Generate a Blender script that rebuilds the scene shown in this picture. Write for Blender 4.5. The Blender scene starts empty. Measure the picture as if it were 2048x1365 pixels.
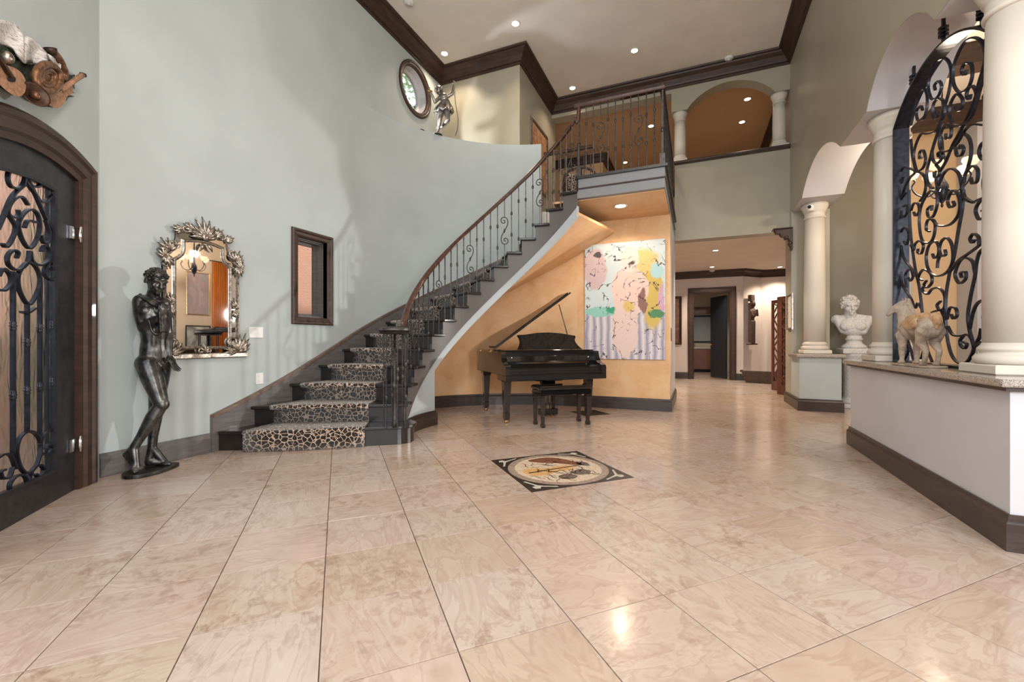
import bpy, bmesh, math, random
from mathutils import Vector, Matrix, Quaternion
from mathutils.geometry import tessellate_polygon
random.seed(7)
PI = math.pi
SC = bpy.context.scene
COL = SC.collection
R = math.radians

# ---------------------------------------------------------------- camera
HC = 1.106                      # eye height
FPX = 861.0                     # focal length in pixels of the 2048 wide frame
YAW = R(23.04)
cd = bpy.data.cameras.new('camera'); cam = bpy.data.objects.new('camera', cd); COL.objects.link(cam)
cam.location = (0, 0, HC); cam.rotation_euler = (R(90), 0, YAW)
cd.sensor_width = 36; cd.lens = 36 * FPX / 2048; cd.clip_start = .05; cd.clip_end = 200
SC.camera = cam

# ---------------------------------------------------------------- world and light
w = bpy.data.worlds.new('world'); SC.world = w; w.use_nodes = True
bg = w.node_tree.nodes['Background']
bg.inputs[0].default_value = (.86, .94, 1.0, 1); bg.inputs[1].default_value = 2.2
vs = SC.view_settings
vs.view_transform = 'Standard'; vs.look = 'None'; vs.gamma = 1; vs.use_curve_mapping = False
vs.exposure = -0.2

def area(name, loc, target, sx, sy, power, col):
    l = bpy.data.lights.new(name, 'AREA'); l.shape = 'RECTANGLE'; l.size = sx; l.size_y = sy
    l.energy = power; l.color = col
    o = bpy.data.objects.new(name, l); COL.objects.link(o); o.location = loc
    o.rotation_euler = (Vector(target) - Vector(loc)).to_track_quat('-Z', 'Y').to_euler()
    return o
def spot(name, loc, power, col, deg=100, blend=.6, size=.06, target=None):
    l = bpy.data.lights.new(name, 'SPOT'); l.energy = power; l.color = col
    l.spot_size = R(deg); l.spot_blend = blend; l.shadow_soft_size = size
    o = bpy.data.objects.new(name, l); COL.objects.link(o); o.location = loc
    if target is not None:
        o.rotation_euler = (Vector(target) - Vector(loc)).to_track_quat('-Z', 'Y').to_euler()
    return o
def point(name, loc, power, col, size=.05):
    l = bpy.data.lights.new(name, 'POINT'); l.energy = power; l.color = col; l.shadow_soft_size = size
    o = bpy.data.objects.new(name, l); COL.objects.link(o); o.location = loc
    return o
cy = SC.cycles
cy.max_bounces = 6; cy.diffuse_bounces = 3; cy.glossy_bounces = 3; cy.transmission_bounces = 5; cy.transparent_max_bounces = 4
cy.caustics_reflective = False; cy.caustics_refractive = False; cy.sample_clamp_indirect = 6; cy.adaptive_threshold = .05; cy.adaptive_min_samples = 16
sl = bpy.data.lights.new('sun', 'SUN'); sl.energy = 4.5; sl.angle = R(2); sl.color = (1, .95, .88)
sun = bpy.data.objects.new('sun', sl); COL.objects.link(sun); sun.location = (8, -4, 16); sun.rotation_euler = Vector((-.45, .25, -.86)).to_track_quat('-Z', 'Y').to_euler()
# added area fills behind the photographer, where the room is left open
area('rear_fill', (-.3, -3.2, 3.6), (-.8, 5, 3.2), 5.0, 4.2, 200, (.93, .97, 1.0))
area('rear_right_fill', (3.0, -1.2, 2.3), (-4.0, 4.2, 1.7), .8, 1.2, 170, (1.0, .97, .93))
point('ceiling_fill_light', (-.6, .9, 4.5), 190, (1, .92, .82), .35)  # added unseen fill to brighten the ceiling, no chandelier hangs here
# daylight from the dining room window, beyond the arch
spot('daylight_dining', (4.0, 8.62, 1.9), 1300, (1.0, .98, .95), 46, .9, .15, (-4.2, 3.4, 1.3))
# ---------------------------------------------------------------- helpers
CY, SY = math.cos(YAW), math.sin(YAW)
def c2w(X, Y):                 # metres right / ahead of the camera -> room axes
    return (CY * X - SY * Y, SY * X + CY * Y)

class MB:
    def __init__(s): s.v = []; s.f = []; s.sm = []
    def add(s, vs, fs, smooth=False):
        o = len(s.v); s.v += [tuple(p) for p in vs]
        s.f += [tuple(i + o for i in f) for f in fs]; s.sm += [smooth] * len(fs); return s
    def box(s, c, d, rz=0, M=None):
        x, y, z = d[0] / 2, d[1] / 2, d[2] / 2
        vs = [Vector((i * x, j * y, k * z)) for i in (-1, 1) for j in (-1, 1) for k in (-1, 1)]
        if M is not None: vs = [M @ p for p in vs]
        elif rz: vs = [Matrix.Rotation(rz, 3, 'Z') @ p for p in vs]
        c = Vector(c)
        return s.add([p + c for p in vs], [(0, 1, 3, 2), (4, 6, 7, 5), (0, 4, 5, 1), (2, 3, 7, 6), (0, 2, 6, 4), (1, 5, 7, 3)])
    def bx(s, x0, x1, y0, y1, z0, z1):
        return s.box(((x0 + x1) / 2, (y0 + y1) / 2, (z0 + z1) / 2), (abs(x1 - x0), abs(y1 - y0), abs(z1 - z0)))
    def bbox(s, x0, x1, y0, y1, z0, z1, b=.006):       # chamfered box
        ring = lambda e, z: [(x0 + e, y0 + e, z), (x1 - e, y0 + e, z), (x1 - e, y1 - e, z), (x0 + e, y1 - e, z)]
        rows = [ring(b, z0), ring(0, z0 + b), ring(0, z1 - b), ring(b, z1)]
        vs = sum(rows, []); fs = [(3, 2, 1, 0), (12, 13, 14, 15)]
        for r in range(3):
            for k in range(4):
                a = r * 4 + k; c = r * 4 + (k + 1) % 4; fs.append((a, c, c + 4, a + 4))
        return s.add(vs, fs)
    def prism(s, poly, z0, z1, taper=None):
        n = len(poly); t = taper or poly
        ar = sum(poly[i][0] * poly[(i + 1) % n][1] - poly[(i + 1) % n][0] * poly[i][1] for i in range(n))
        if ar < 0: poly = poly[::-1]; t = t[::-1]
        vs = [(p[0], p[1], z0) for p in poly] + [(p[0], p[1], z1) for p in t]
        return s.add(vs, [tuple(range(n - 1, -1, -1)), tuple(range(n, 2 * n))] + [(i, (i + 1) % n, n + (i + 1) % n, n + i) for i in range(n)])
    def slab(s, loops, d0, d1, fn):
        """polygon with holes (2D loops), between depths d0 and d1, fn(u,v,d)->xyz"""
        L = [[Vector((p[0], p[1], 0)) for p in lp] for lp in loops]
        tris = tessellate_polygon(L); flat = [p for lp in loops for p in lp]; n = len(flat)
        vs = [fn(p[0], p[1], d0) for p in flat] + [fn(p[0], p[1], d1) for p in flat]
        fs = []
        for t in tris:
            fs.append((t[0], t[1], t[2])); fs.append((t[2] + n, t[1] + n, t[0] + n))
        o = 0
        for lp in loops:
            m = len(lp)
            for i in range(m): fs.append((o + i, o + (i + 1) % m, n + o + (i + 1) % m, n + o + i))
            o += m
        return s.add(vs, fs)
    def sweep(s, path, prof, closed=False, cap=True, smooth=False):
        """profile (out, up) along a path; out is to the RIGHT of travel, mitred in plan"""
        P = [Vector(p) for p in path]; n = len(P); m = len(prof); vs = []
        for i in range(n):
            a = P[i - 1] if (i > 0 or closed) else None; b = P[(i + 1) % n] if (i < n - 1 or closed) else None
            def nr(p, q): d = Vector((q.x - p.x, q.y - p.y)); d.normalize(); return Vector((d.y, -d.x))
            if a is None: nn = nr(P[i], b)
            elif b is None: nn = nr(a, P[i])
            else:
                n1, n2 = nr(a, P[i]), nr(P[i], b); nn = (n1 + n2)
                nn = nn / max(.25, (1 + n1.dot(n2)))
            for o, u in prof: vs.append((P[i].x + nn.x * o, P[i].y + nn.y * o, P[i].z + u))
        fs = []
        for i in range(n if closed else n - 1):
            j = (i + 1) % n
            for k in range(m): fs.append((i * m + k, i * m + (k + 1) % m, j * m + (k + 1) % m, j * m + k))
        if cap and not closed:
            fs.append(tuple(range(m - 1, -1, -1))); fs.append(tuple((n - 1) * m + k for k in range(m)))
        return s.add(vs, fs, smooth)
    def tube(s, pts, r, seg=8, closed=False, flat=None, up=None, smooth=True):
        """round (or flat: (w,h) rectangular) bar through 3D points; r number or list"""
        P = [Vector(p) for p in pts]; n = len(P); rr = r if isinstance(r, (list, tuple)) else [r] * n
        T = []
        for i in range(n):
            a = P[i - 1] if (i > 0 or closed) else P[i]; b = P[(i + 1) % n] if (i < n - 1 or closed) else P[i]
            d = b - a; T.append(d.normalized() if d.length > 1e-9 else Vector((0, 0, 1)))
        ref = Vector(up) if up is not None else (Vector((0, 0, 1)) if abs(T[0].z) < .9 else Vector((1, 0, 0)))
        N = ref - T[0] * ref.dot(T[0]); N.normalize(); vs = []
        for i in range(n):
            if up is not None:
                N = Vector(up) - T[i] * Vector(up).dot(T[i]); N.normalize()
            elif i:
                N = N - T[i] * N.dot(T[i])
                if N.length < 1e-6: N = T[i].orthogonal()
                N.normalize()
            B = T[i].cross(N)
            if flat:
                hw, hh = flat[0] / 2 * (rr[i] if r != 1 else 1), flat[1] / 2
                for u, v in ((-1, -1), (1, -1), (1, 1), (-1, 1)): vs.append(P[i] + B * (hw * u) + N * (hh * v))
            else:
                for k in range(seg):
                    t = 2 * PI * k / seg; vs.append(P[i] + (N * math.cos(t) + B * math.sin(t)) * rr[i])
        m = 4 if flat else seg; fs = []
        for i in range(n if closed else n - 1):
            j = (i + 1) % n
            for k in range(m): fs.append((i * m + k, j * m + k, j * m + (k + 1) % m, i * m + (k + 1) % m)[::-1])
        if not closed:
            fs.append(tuple(range(m))[::-1]); fs.append(tuple((n - 1) * m + k for k in range(m)))
        return s.add(vs, fs, smooth and not flat)
    def lathe(s, prof, c=(0, 0, 0), seg=24, smooth=True, M=None):
        n = len(prof); vs = []
        for r, z in prof:
            for k in range(seg):
                t = 2 * PI * k / seg; p = Vector((r * math.cos(t), r * math.sin(t), z))
                if M is not None: p = M @ p
                vs.append(p + Vector(c))
        fs = [(i * seg + k, i * seg + (k + 1) % seg, (i + 1) * seg + (k + 1) % seg, (i + 1) * seg + k) for i in range(n - 1) for k in range(seg)]
        fs.append(tuple(range(seg - 1, -1, -1))); fs.append(tuple((n - 1) * seg + k for k in range(seg)))
        return s.add(vs, fs, smooth)
    def ell(s, c, r, M=None, seg=16, rings=10):
        prof = [(max(.001, math.sin(PI * i / rings)), -math.cos(PI * i / rings)) for i in range(rings + 1)]
        D = Matrix.Diagonal(Vector(r)) if not isinstance(r, (int, float)) else Matrix.Diagonal(Vector((r, r, r)))
        return s.lathe(prof, c, seg, True, (M @ D) if M is not None else D)
    def cap(s, p, q, r0, r1, seg=14):
        """tapered capsule"""
        p, q = Vector(p), Vector(q); d = q - p; L = d.length
        if L < 1e-6: return s.ell(p, r0)
        M = d.to_track_quat('Z', 'Y').to_matrix()
        prof = [(max(.0005, r0 * math.sin(t)), -r0 * math.cos(t)) for t in (0, .35, .7, 1.05, 1.4)] + [(r0, 0), (r0 + (r1 - r0) * .5, L * .5), (r1, L)] + \
               [(max(.0005, r1 * math.cos(t)), L + r1 * math.sin(t)) for t in (.2, .55, .9, 1.25, 1.57)]
        return s.lathe(prof, p, seg, True, M)
    def tf(s, M):
        s.v = [tuple(M @ Vector(p)) for p in s.v]; return s
    def build(s, name, mat=None, parent=None, loc=None, smooth=None, bevel=0, recalc=True):
        """verts are in the parent's own space (or the world when top-level; loc then becomes the origin)"""
        L = Vector(loc) if loc is not None else Vector((0, 0, 0))
        me = bpy.data.meshes.new(name); me.from_pydata([Vector(p) - L for p in s.v], [], s.f)
        if recalc:
            b = bmesh.new(); b.from_mesh(me); bmesh.ops.recalc_face_normals(b, faces=b.faces); b.to_mesh(me); b.free()
        sm = s.sm if smooth is None else [smooth] * len(s.f)
        if len(me.polygons) == len(sm): me.polygons.foreach_set('use_smooth', sm)
        me.update()
        o = bpy.data.objects.new(name, me); COL.objects.link(o); o.location = L
        if mat is not None: me.materials.append(mat)
        if parent is not None: o.parent = parent
        if bevel:
            m = o.modifiers.new('bevel', 'BEVEL'); m.width = bevel; m.segments = 2; m.limit_method = 'ANGLE'; m.angle_limit = R(40)
            m.harden_normals = False
        return o

def tag(o, label=None, cat=None, group=None, kind=None):
    if label: o['label'] = label
    if cat: o['category'] = cat
    if group: o['group'] = group
    if kind: o['kind'] = kind
    return o
def thing(name, label, cat, loc=(0, 0, 0), rz=0, group=None, scale=1):
    o = bpy.data.objects.new(name, None); COL.objects.link(o); o.location = loc; o.rotation_euler = (0, 0, rz)
    o.empty_display_size = .1; o.scale = (scale,) * 3
    return tag(o, label, cat, group)
def struct(o): o['kind'] = 'structure'; return o
def copy_tree(o, parent=None):
    c = o.copy(); COL.objects.link(c); c.parent = parent
    for ch in list(o.children): copy_tree(ch, c)
    return c
def spline(pts, n=8, closed=False):
    """Catmull-Rom through points of any dimension"""
    P = [Vector(p) for p in pts]; out = []; m = len(P)
    for i in range(m if closed else m - 1):
        p0 = P[i - 1] if (i > 0 or closed) else P[0] * 2 - P[1]
        p1, p2 = P[i], P[(i + 1) % m]
        p3 = P[(i + 2) % m] if (i + 2 < m or closed) else P[-1] * 2 - P[-2]
        for k in range(n):
            t = k / n
            out.append(.5 * ((2 * p1) + (p2 - p0) * t + (2 * p0 - 5 * p1 + 4 * p2 - p3) * t * t + (3 * p1 - p0 - 3 * p2 + p3) * t ** 3))
    if not closed: out.append(P[-1])
    return out
def clothoid(turn=2.2, n=40, p=1.0):
    """S scroll with curled ends, fitted into z -.5...5 ; returns (x,z)"""
    pts = []; x = z = 0.0; L = 1.0
    def th(s): return turn * PI * (abs(s) ** (1 + p))       # heading turns the same way at both ends of |s| -> S shape
    half = []
    for i in range(n + 1):
        s = i / n; a = th(s); half.append((x, z)); x += math.sin(a) / n; z += math.cos(a) / n
    S = [(-a, -b) for a, b in half[::-1]][:-1] + half
    zmin = min(b for a, b in S); zmax = max(b for a, b in S); k = 1 / (zmax - zmin)
    return [(a * k, b * k) for a, b in S]
def cscroll(turn=1.35, n=36, open_=.55):
    """C scroll: both ends curl the same way. normalised to height 1 centred; opens towards +x"""
    pts = []; x = z = 0.0
    half = []
    for i in range(n + 1):
        s = i / n; a = -turn * PI * (s ** 1.7) ; half.append((x, z)); x += -math.sin(a) / n; z += math.cos(a) / n
    S = [(a, -b) for a, b in half[::-1]][:-1] + half
    zmin = min(b for a, b in S); zmax = max(b for a, b in S); k = 1 / (zmax - zmin)
    return [(a * k, b * k) for a, b in S]
def remesh(o, voxel, smooth=4):
    m = o.modifiers.new('remesh', 'REMESH'); m.mode = 'VOXEL'; m.voxel_size = voxel; m.use_smooth_shade = True
    if smooth:
        s = o.modifiers.new('smooth', 'SMOOTH'); s.factor = .5; s.iterations = smooth
    return o

# ---------------------------------------------------------------- materials
class NT:
    def __init__(s, name):
        s.m = bpy.data.materials.new(name); s.m.use_nodes = True; s.t = s.m.node_tree; s.n = s.t.nodes
        s.b = s.n['Principled BSDF']
    def node(s, ty, **kw):
        x = s.n.new(ty)
        for k, v in kw.items():
            if k in x.inputs.keys(): x.inputs[k].default_value = v
            else: setattr(x, k, v)
        return x
    def link(s, a, b): s.t.links.new(a, b)
    def coord(s, kind='Object', scale=(1, 1, 1), rand=0):
        tc = s.node('ShaderNodeTexCoord'); mp = s.node('ShaderNodeMapping'); mp.inputs['Scale'].default_value = scale
        s.link(tc.outputs[kind], mp.inputs[0])
        if rand:
            oi = s.node('ShaderNodeObjectInfo'); vm = s.node('ShaderNodeVectorMath', operation='SCALE')
            cx = s.node('ShaderNodeCombineXYZ'); mu = s.node('ShaderNodeMath', operation='MULTIPLY'); mu.inputs[1].default_value = 37.7
            s.link(oi.outputs['Random'], mu.inputs[0]); s.link(oi.outputs['Random'], cx.inputs[0]); s.link(mu.outputs[0], cx.inputs[1])
            vm.inputs[3].default_value = rand; s.link(cx.outputs[0], vm.inputs[0]); s.link(vm.outputs[0], mp.inputs[1])
        return mp.outputs[0]
    def noise(s, vec, scale, detail=4, rough=.55, dist=0):
        x = s.node('ShaderNodeTexNoise'); x.inputs['Scale'].default_value = scale; x.inputs['Detail'].default_value = detail
        x.inputs['Roughness'].default_value = rough; x.inputs['Distortion'].default_value = dist; s.link(vec, x.inputs['Vector']); return x
    def ramp(s, fac, stops, interp='LINEAR'):
        x = s.node('ShaderNodeValToRGB'); x.color_ramp.interpolation = interp; e = x.color_ramp.elements
        while len(e) < len(stops): e.new(.5)
        for k, (p, c) in enumerate(stops): e[k].position = p; e[k].color = (*c, 1) if len(c) == 3 else c
        s.link(fac, x.inputs[0]); return x.outputs[0]
    def mix(s, fac, a, b, mode='MIX'):
        x = s.node('ShaderNodeMix', data_type='RGBA', blend_type=mode)
        for sock, val in ((x.inputs[0], fac), (x.inputs[6], a), (x.inputs[7], b)):
            if hasattr(val, 'links') or hasattr(val, 'is_linked'): s.link(val, sock)
            else: sock.default_value = val if not isinstance(val, tuple) else (*val, 1)[:4]
        return x.outputs[2]
    def bump(s, h, strength=.2, dist=.01):
        x = s.node('ShaderNodeBump'); x.inputs['Strength'].default_value = strength; x.inputs['Distance'].default_value = dist
        s.link(h, x.inputs['Height']); s.link(x.outputs[0], s.b.inputs['Normal']); return x
    def fin(s, color=None, rough=.5, metal=0, spec=.5, coat=0, trans=0, ior=1.45, emit=None, es=0):
        if color is not None:
            if isinstance(color, tuple): s.b.inputs['Base Color'].default_value = (*color, 1)
            else: s.link(color, s.b.inputs['Base Color'])
        s.b.inputs['Roughness'].default_value = rough; s.b.inputs['Metallic'].default_value = metal
        s.b.inputs['Specular IOR Level'].default_value = spec; s.b.inputs['Coat Weight'].default_value = coat
        s.b.inputs['Transmission Weight'].default_value = trans; s.b.inputs['IOR'].default_value = ior
        if emit: s.b.inputs['Emission Color'].default_value = (*emit, 1); s.b.inputs['Emission Strength'].default_value = es
        return s.m
def lin(r, g, b):
    f = lambda c: (c / 255) / 12.92 if c <= 10 else (((c / 255) + .055) / 1.055) ** 2.4
    return (f(r), f(g), f(b))
def scl(c, k): return tuple(min(1, x * k) for x in c)
def paint(name, c, rough=.6, var=.06, spec=.35):
    t = NT(name); v = t.coord('Object'); n = t.noise(v, 1.3, 3)
    col = t.ramp(n.outputs[0], [(.3, scl(c, 1 - var)), (.7, scl(c, 1 + var))])
    return t.fin(col, rough, spec=spec)
def wood(name, c1, c2, rough=.35, axis=(1, 1, 12), coat=.15, scale=4):
    t = NT(name); v = t.coord('Object', axis); n = t.noise(v, scale, 6, .6, .6)
    col = t.ramp(n.outputs[0], [(.3, c1), (.7, c2)]); t.bump(n.outputs[0], .08, .003)
    return t.fin(col, rough, coat=coat)
def metal(name, c1, c2, rough=.35, metal_=1.0, scale=18, bump=.15):
    t = NT(name); v = t.coord('Object'); n = t.noise(v, scale, 6, .65)
    col = t.ramp(n.outputs[0], [(.35, c1), (.68, c2)]); t.bump(n.outputs[0], bump, .004)
    return t.fin(col, rough, metal_)
def plain(name, c, rough=.5, metal=0, coat=0, spec=.5):
    t = NT(name); v = t.coord('Object'); n = t.noise(v, 40, 2)
    col = t.ramp(n.outputs[0], [(.3, scl(c, .96)), (.7, scl(c, 1.04))])
    return t.fin(col, rough, metal, spec, coat)
def glow(name, c, s):
    t = NT(name); return t.fin(c, .6, emit=c, es=s)
M = {}
M['wall'] = paint('wall_paint_sage', lin(178, 186, 186))
M['wall2'] = paint('wall_paint_olive', lin(166, 160, 142), spec=.5, rough=.38)
M['wallgrey'] = paint('wall_paint_taupe', lin(150, 144, 130))
M['hallwall'] = paint('wall_paint_lilac', lin(222, 212, 210))
M['white'] = paint('white_plaster', lin(206, 205, 210), .55)
M['cream'] = paint('cream_column', lin(212, 204, 192), .5)
M['ceil'] = paint('ceiling_paint', lin(236, 229, 220), .7)
M['ceil_hall'] = paint('ceiling_paint_hall', lin(232, 222, 212), .7)
M['ceil_up'] = paint('ceiling_paint_warm_lit', lin(196, 164, 130), .7)  # tan is the upper hall's warm lamplight put into the ceiling colour
M['tan'] = paint('wall_paint_tan', lin(214, 172, 124), .6)
def orange_plaster():
    t = NT('orange_venetian_plaster'); v = t.coord('Object'); n = t.noise(v, 1.6, 6, .6, .8); n2 = t.noise(v, 7, 5, .6, .5)
    mx = t.mix(.35, n.outputs[0], n2.outputs[0])
    col = t.ramp(mx, [(.32, lin(214, 164, 116)), (.5, lin(226, 182, 136)), (.68, lin(232, 198, 158))])
    t.bump(n2.outputs[0], .05, .004); return t.fin(col, .5, spec=.35)
M['orange'] = orange_plaster()
M['crown'] = wood('dark_walnut', lin(46, 31, 24), lin(74, 52, 41), .48, (1, 1, 6), .04)
M['base'] = wood('dark_base_wood', lin(44, 34, 31), lin(70, 56, 50), .36, (1, 1, 8), .15)
M['skirt'] = wood('stair_skirt_wood', lin(88, 84, 84), lin(112, 106, 104), .45, (1, 1, 10), .1)
M['tread'] = wood('black_brown_tread', lin(30, 26, 26), lin(46, 40, 38), .28, (2, 2, 2), .3)
M['stringer'] = paint('stringer_paint', lin(96, 90, 88), .4)
M['fascia'] = paint('landing_fascia_paint', lin(128, 128, 130), .4)
M['band'] = paint('stair_band_paint', lin(172, 178, 181), .5)
M['rail'] = wood('handrail_wood', lin(44, 27, 21), lin(92, 58, 44), .2, (3, 3, 3), .5)
M['railcap'] = wood('skirt_cap_wood', lin(92, 72, 62), lin(126, 102, 90), .35, (3, 3, 3), .2)
M['iron'] = metal('wrought_iron', lin(58, 54, 54), lin(92, 86, 84), .42, .75, 30)
M['ironblack'] = metal('black_iron', lin(36, 37, 44), lin(58, 60, 72), .35, .6, 24)
M['doorsteel'] = metal('door_dark_steel', lin(40, 39, 43), lin(62, 60, 64), .42, .35, 14, .05)
def granite():
    t = NT('speckled_granite'); v = t.coord('Object'); n = t.noise(v, 110, 5, .75); k = t.node('ShaderNodeTexVoronoi'); k.inputs['Scale'].default_value = 160
    t.link(v, k.inputs['Vector']); mx = t.mix(.4, n.outputs[0], k.outputs['Distance'])
    col = t.ramp(mx, [(.33, lin(58, 52, 48)), (.42, lin(140, 128, 118)), (.55, lin(196, 186, 176)), (.65, lin(90, 80, 74))])
    return t.fin(col, .18, coat=.3)
M['granite'] = granite()
def travertine(name, grid=0):
    t = NT(name)
    v = t.coord('Object', (1, 1, 1), 0 if grid else 9.0)
    n = t.noise(v, 2.0, 4, .55, .7); n2 = t.noise(v, 14, 5, .72, .5); n3 = t.noise(v, 60, 1, .6)
    st = t.coord('Object', (1.0, 3.2, 1), 0 if grid else 13.0); vein = t.noise(st, 1.7, 4, .55, 1.6)
    base = t.ramp(n.outputs[0], [(.25, lin(200, 182, 168)), (.45, lin(216, 204, 194)), (.62, lin(224, 213, 204)), (.8, lin(206, 188, 172))])
    c2 = t.ramp(vein.outputs[0], [(.30, lin(198, 178, 162)), (.44, lin(220, 208, 199)), (.50, lin(198, 178, 166)), (.535, lin(226, 216, 208)), (.72, lin(208, 190, 174))])
    col = t.mix(.5, base, c2)
    pm = t.noise(v, 1.4, 1, .5, .4); pk = t.ramp(pm.outputs[0], [(.42, (0, 0, 0)), (.62, (1, 1, 1))])
    sp = t.ramp(n2.outputs[0], [(.36, lin(178, 150, 128)), (.52, (1, 1, 1))]); mk = t.mix(pk, (1, 1, 1), sp); col = t.mix(.55, col, mk, 'MULTIPLY'); col = t.mix(1.0, col, lin(234, 231, 231), 'MULTIPLY')
    if not grid:
        oi = t.node('ShaderNodeObjectInfo')
        tint = t.ramp(oi.outputs['Random'], [(0, lin(255, 246, 238)), (.3, lin(244, 230, 216)), (.55, lin(250, 234, 226)), (.8, lin(236, 218, 196)), (1, lin(255, 248, 242))])
        col = t.mix(.75, col, tint, 'MULTIPLY')
    rr = t.ramp(n3.outputs[0], [(.3, (.15, .15, .15)), (.7, (.24, .24, .24))]); t.link(rr, t.b.inputs['Roughness'])
    if grid == 1:
        bt = t.node('ShaderNodeTexBrick'); bt.offset = 0; bt.inputs['Scale'].default_value = 1; bt.inputs['Brick Width'].default_value = .4572; bt.inputs['Row Height'].default_value = .4572
        bt.inputs['Mortar Size'].default_value = .002; bt.inputs['Mortar'].default_value = (*lin(150, 122, 100), 1)
        mp = t.node('ShaderNodeMapping'); mp.inputs['Rotation'].default_value = (0, 0, R(-45)); tc = t.node('ShaderNodeTexCoord')
        t.link(tc.outputs['Object'], mp.inputs[0]); t.link(mp.outputs[0], bt.inputs['Vector']); t.link(col, bt.inputs['Color1']); t.link(col, bt.inputs['Color2'])
        col = bt.outputs[0]
    m = t.fin(col, .2, spec=.5, coat=.25)
    t.b.inputs['Coat Roughness'].default_value = .12
    t.link(rr, t.b.inputs['Roughness'])
    return m
M['tile'] = travertine('travertine_tile'); M['tilefar'] = travertine('travertine_far', 1)
M['tilefield'] = travertine('travertine_field', 2)
M['grout'] = plain('grout', lin(150, 122, 100), .8)
def leopard():
    t = NT('leopard_carpet'); v = t.coord('Object'); d = t.noise(v, 14, 3); vm = t.node('ShaderNodeVectorMath', operation='ADD'); sc = t.node('ShaderNodeVectorMath', operation='SCALE')
    sc.inputs[3].default_value = .035; t.link(d.outputs[1], sc.inputs[0]); t.link(v, vm.inputs[0]); t.link(sc.outputs[0], vm.inputs[1])
    k = t.node('ShaderNodeTexVoronoi'); k.inputs['Scale'].default_value = 20; t.link(vm.outputs[0], k.inputs['Vector'])
    e = t.node('ShaderNodeTexVoronoi', feature='DISTANCE_TO_EDGE'); e.inputs['Scale'].default_value = 20; t.link(vm.outputs[0], e.inputs['Vector'])
    ctr = t.ramp(k.outputs['Distance'], [(.13, lin(122, 92, 74)), (.22, lin(36, 31, 30)), (.9, lin(40, 35, 33))])
    fac = t.ramp(e.outputs['Distance'], [(.04, (1, 1, 1)), (.085, (0, 0, 0))])
    col = t.mix(fac, ctr, lin(206, 180, 158)); f = t.noise(v, 500, 2); t.bump(f.outputs[0], .6, .006)
    m = t.fin(col, .95, spec=.1); t.b.inputs['Sheen Weight'].default_value = .5; return m
M['leopard'] = leopard()
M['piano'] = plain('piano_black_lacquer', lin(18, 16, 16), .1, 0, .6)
M['pianosheen'] = plain('piano_lacquer_sheen', lin(40, 32, 29), .16, 0, .6)  # black lacquer with its reflected sheen put into a browner base colour
M['brass'] = metal('brass', lin(190, 150, 90), lin(222, 188, 120), .25, 1, 20, .02)
M['chrome'] = metal('chrome', lin(200, 200, 200), lin(228, 228, 228), .15, 1, 20, .02)
M['plastic'] = plain('white_plastic', lin(228, 228, 224), .4)
M['black'] = plain('matte_black', lin(20, 20, 21), .6)
# ================================================================ THE SHELL
CX, CYR, RO = -1.845, 4.594, 2.60        # centre and radius of the round stair wall
ZC = 6.20                                # main ceiling
ZUP = 3.40                               # upper floor
XL, XR, XR2 = -4.44, 1.53, 2.08
def pol(r, psi): return (CX - r * math.sin(psi), CYR + r * math.cos(psi))
def P1(n): return R(127 - 8.8125 * (n - 1))      # angle of riser n (float n allowed)
def z_nose(psi): return .2 * (1 + (127 - math.degrees(psi)) / 8.8125)

M['peach'] = paint('wall_paint_peach', lin(240, 220, 200), .6); M['peach2'] = paint('wall_paint_apricot', lin(234, 200, 158), .6)
# ---- floor: slab and diagonal stone tiles
fl = struct(MB().bx(-14, 8, -6, 20, -.2, -.012).build("floor", M["grout"]))
TS = .4572
I = Vector((.7071, .7071)); J = Vector((-.7071, .7071))
O0 = Vector(c2w(-.7853, 1.7857))
tile_me = None
def in_room(p):
    x, y = p
    if y > 9.2: return -.75 < x < 4.5 and y < 17.6 or (y < 14.2 and -3.4 < x < 4.5)
    if x > 2.0 and y > 5.3: return x < 4.4
    if x < XL - .25 or x > 2.2: return False
    if x + y < -2.75: return False                       # behind the door wall
    if y < -.3: return False
    if y > 7.3 and x < -.8: return False
    if (x - CX) ** 2 + (y - CYR) ** 2 > (RO + .2) ** 2 and y > CYR and x < CX: return False
    return True
cand = []
for i in range(-14, 40):
    for j in range(-14, 40):
        if 3 <= i <= 4 and 2 <= j <= 3: continue
        c = O0 + I * ((i + .5) * TS) + J * ((j + .5) * TS)
        if not in_room(c): continue
        X, Y = CY * c.x + SY * c.y, -SY * c.x + CY * c.y
        if Y < .8 or abs(X) > Y * 1.19 + .45: continue
        cand.append((Y, c))
cand.sort(key=lambda t: t[0])
h = TS / 2 - .0021
tm = MB().bbox(-h, h, -h, h, -.012, 0, .0007)
tile0 = tm.build('floor_tile', M['tile'], fl); tile_me = tile0.data
tile0.rotation_euler.z = R(45)
field = MB()
for Y, c in cand[300:]:
    t4 = [(c + (I * a_ + J * b_) * h) for a_, b_ in ((-1, -1), (1, -1), (1, 1), (-1, 1))]
    field.add([(q.x, q.y, -.012) for q in t4] + [(q.x, q.y, 0) for q in t4], [(3, 2, 1, 0), (4, 5, 6, 7), (0, 1, 5, 4), (1, 2, 6, 5), (2, 3, 7, 6), (3, 0, 4, 7)])
if field.v: field.build('floor_tile_field', M['tilefield'], fl)['kind'] = 'stuff'
for k, (Y, c) in enumerate(cand[:300]):
    o = tile0 if k == 0 else tile0.copy()
    if k: COL.objects.link(o)
    o.location = (c.x, c.y, 0); o.rotation_euler.z = R(45) + (PI / 2) * random.randrange(4)
print('tiles', len(cand))

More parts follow.
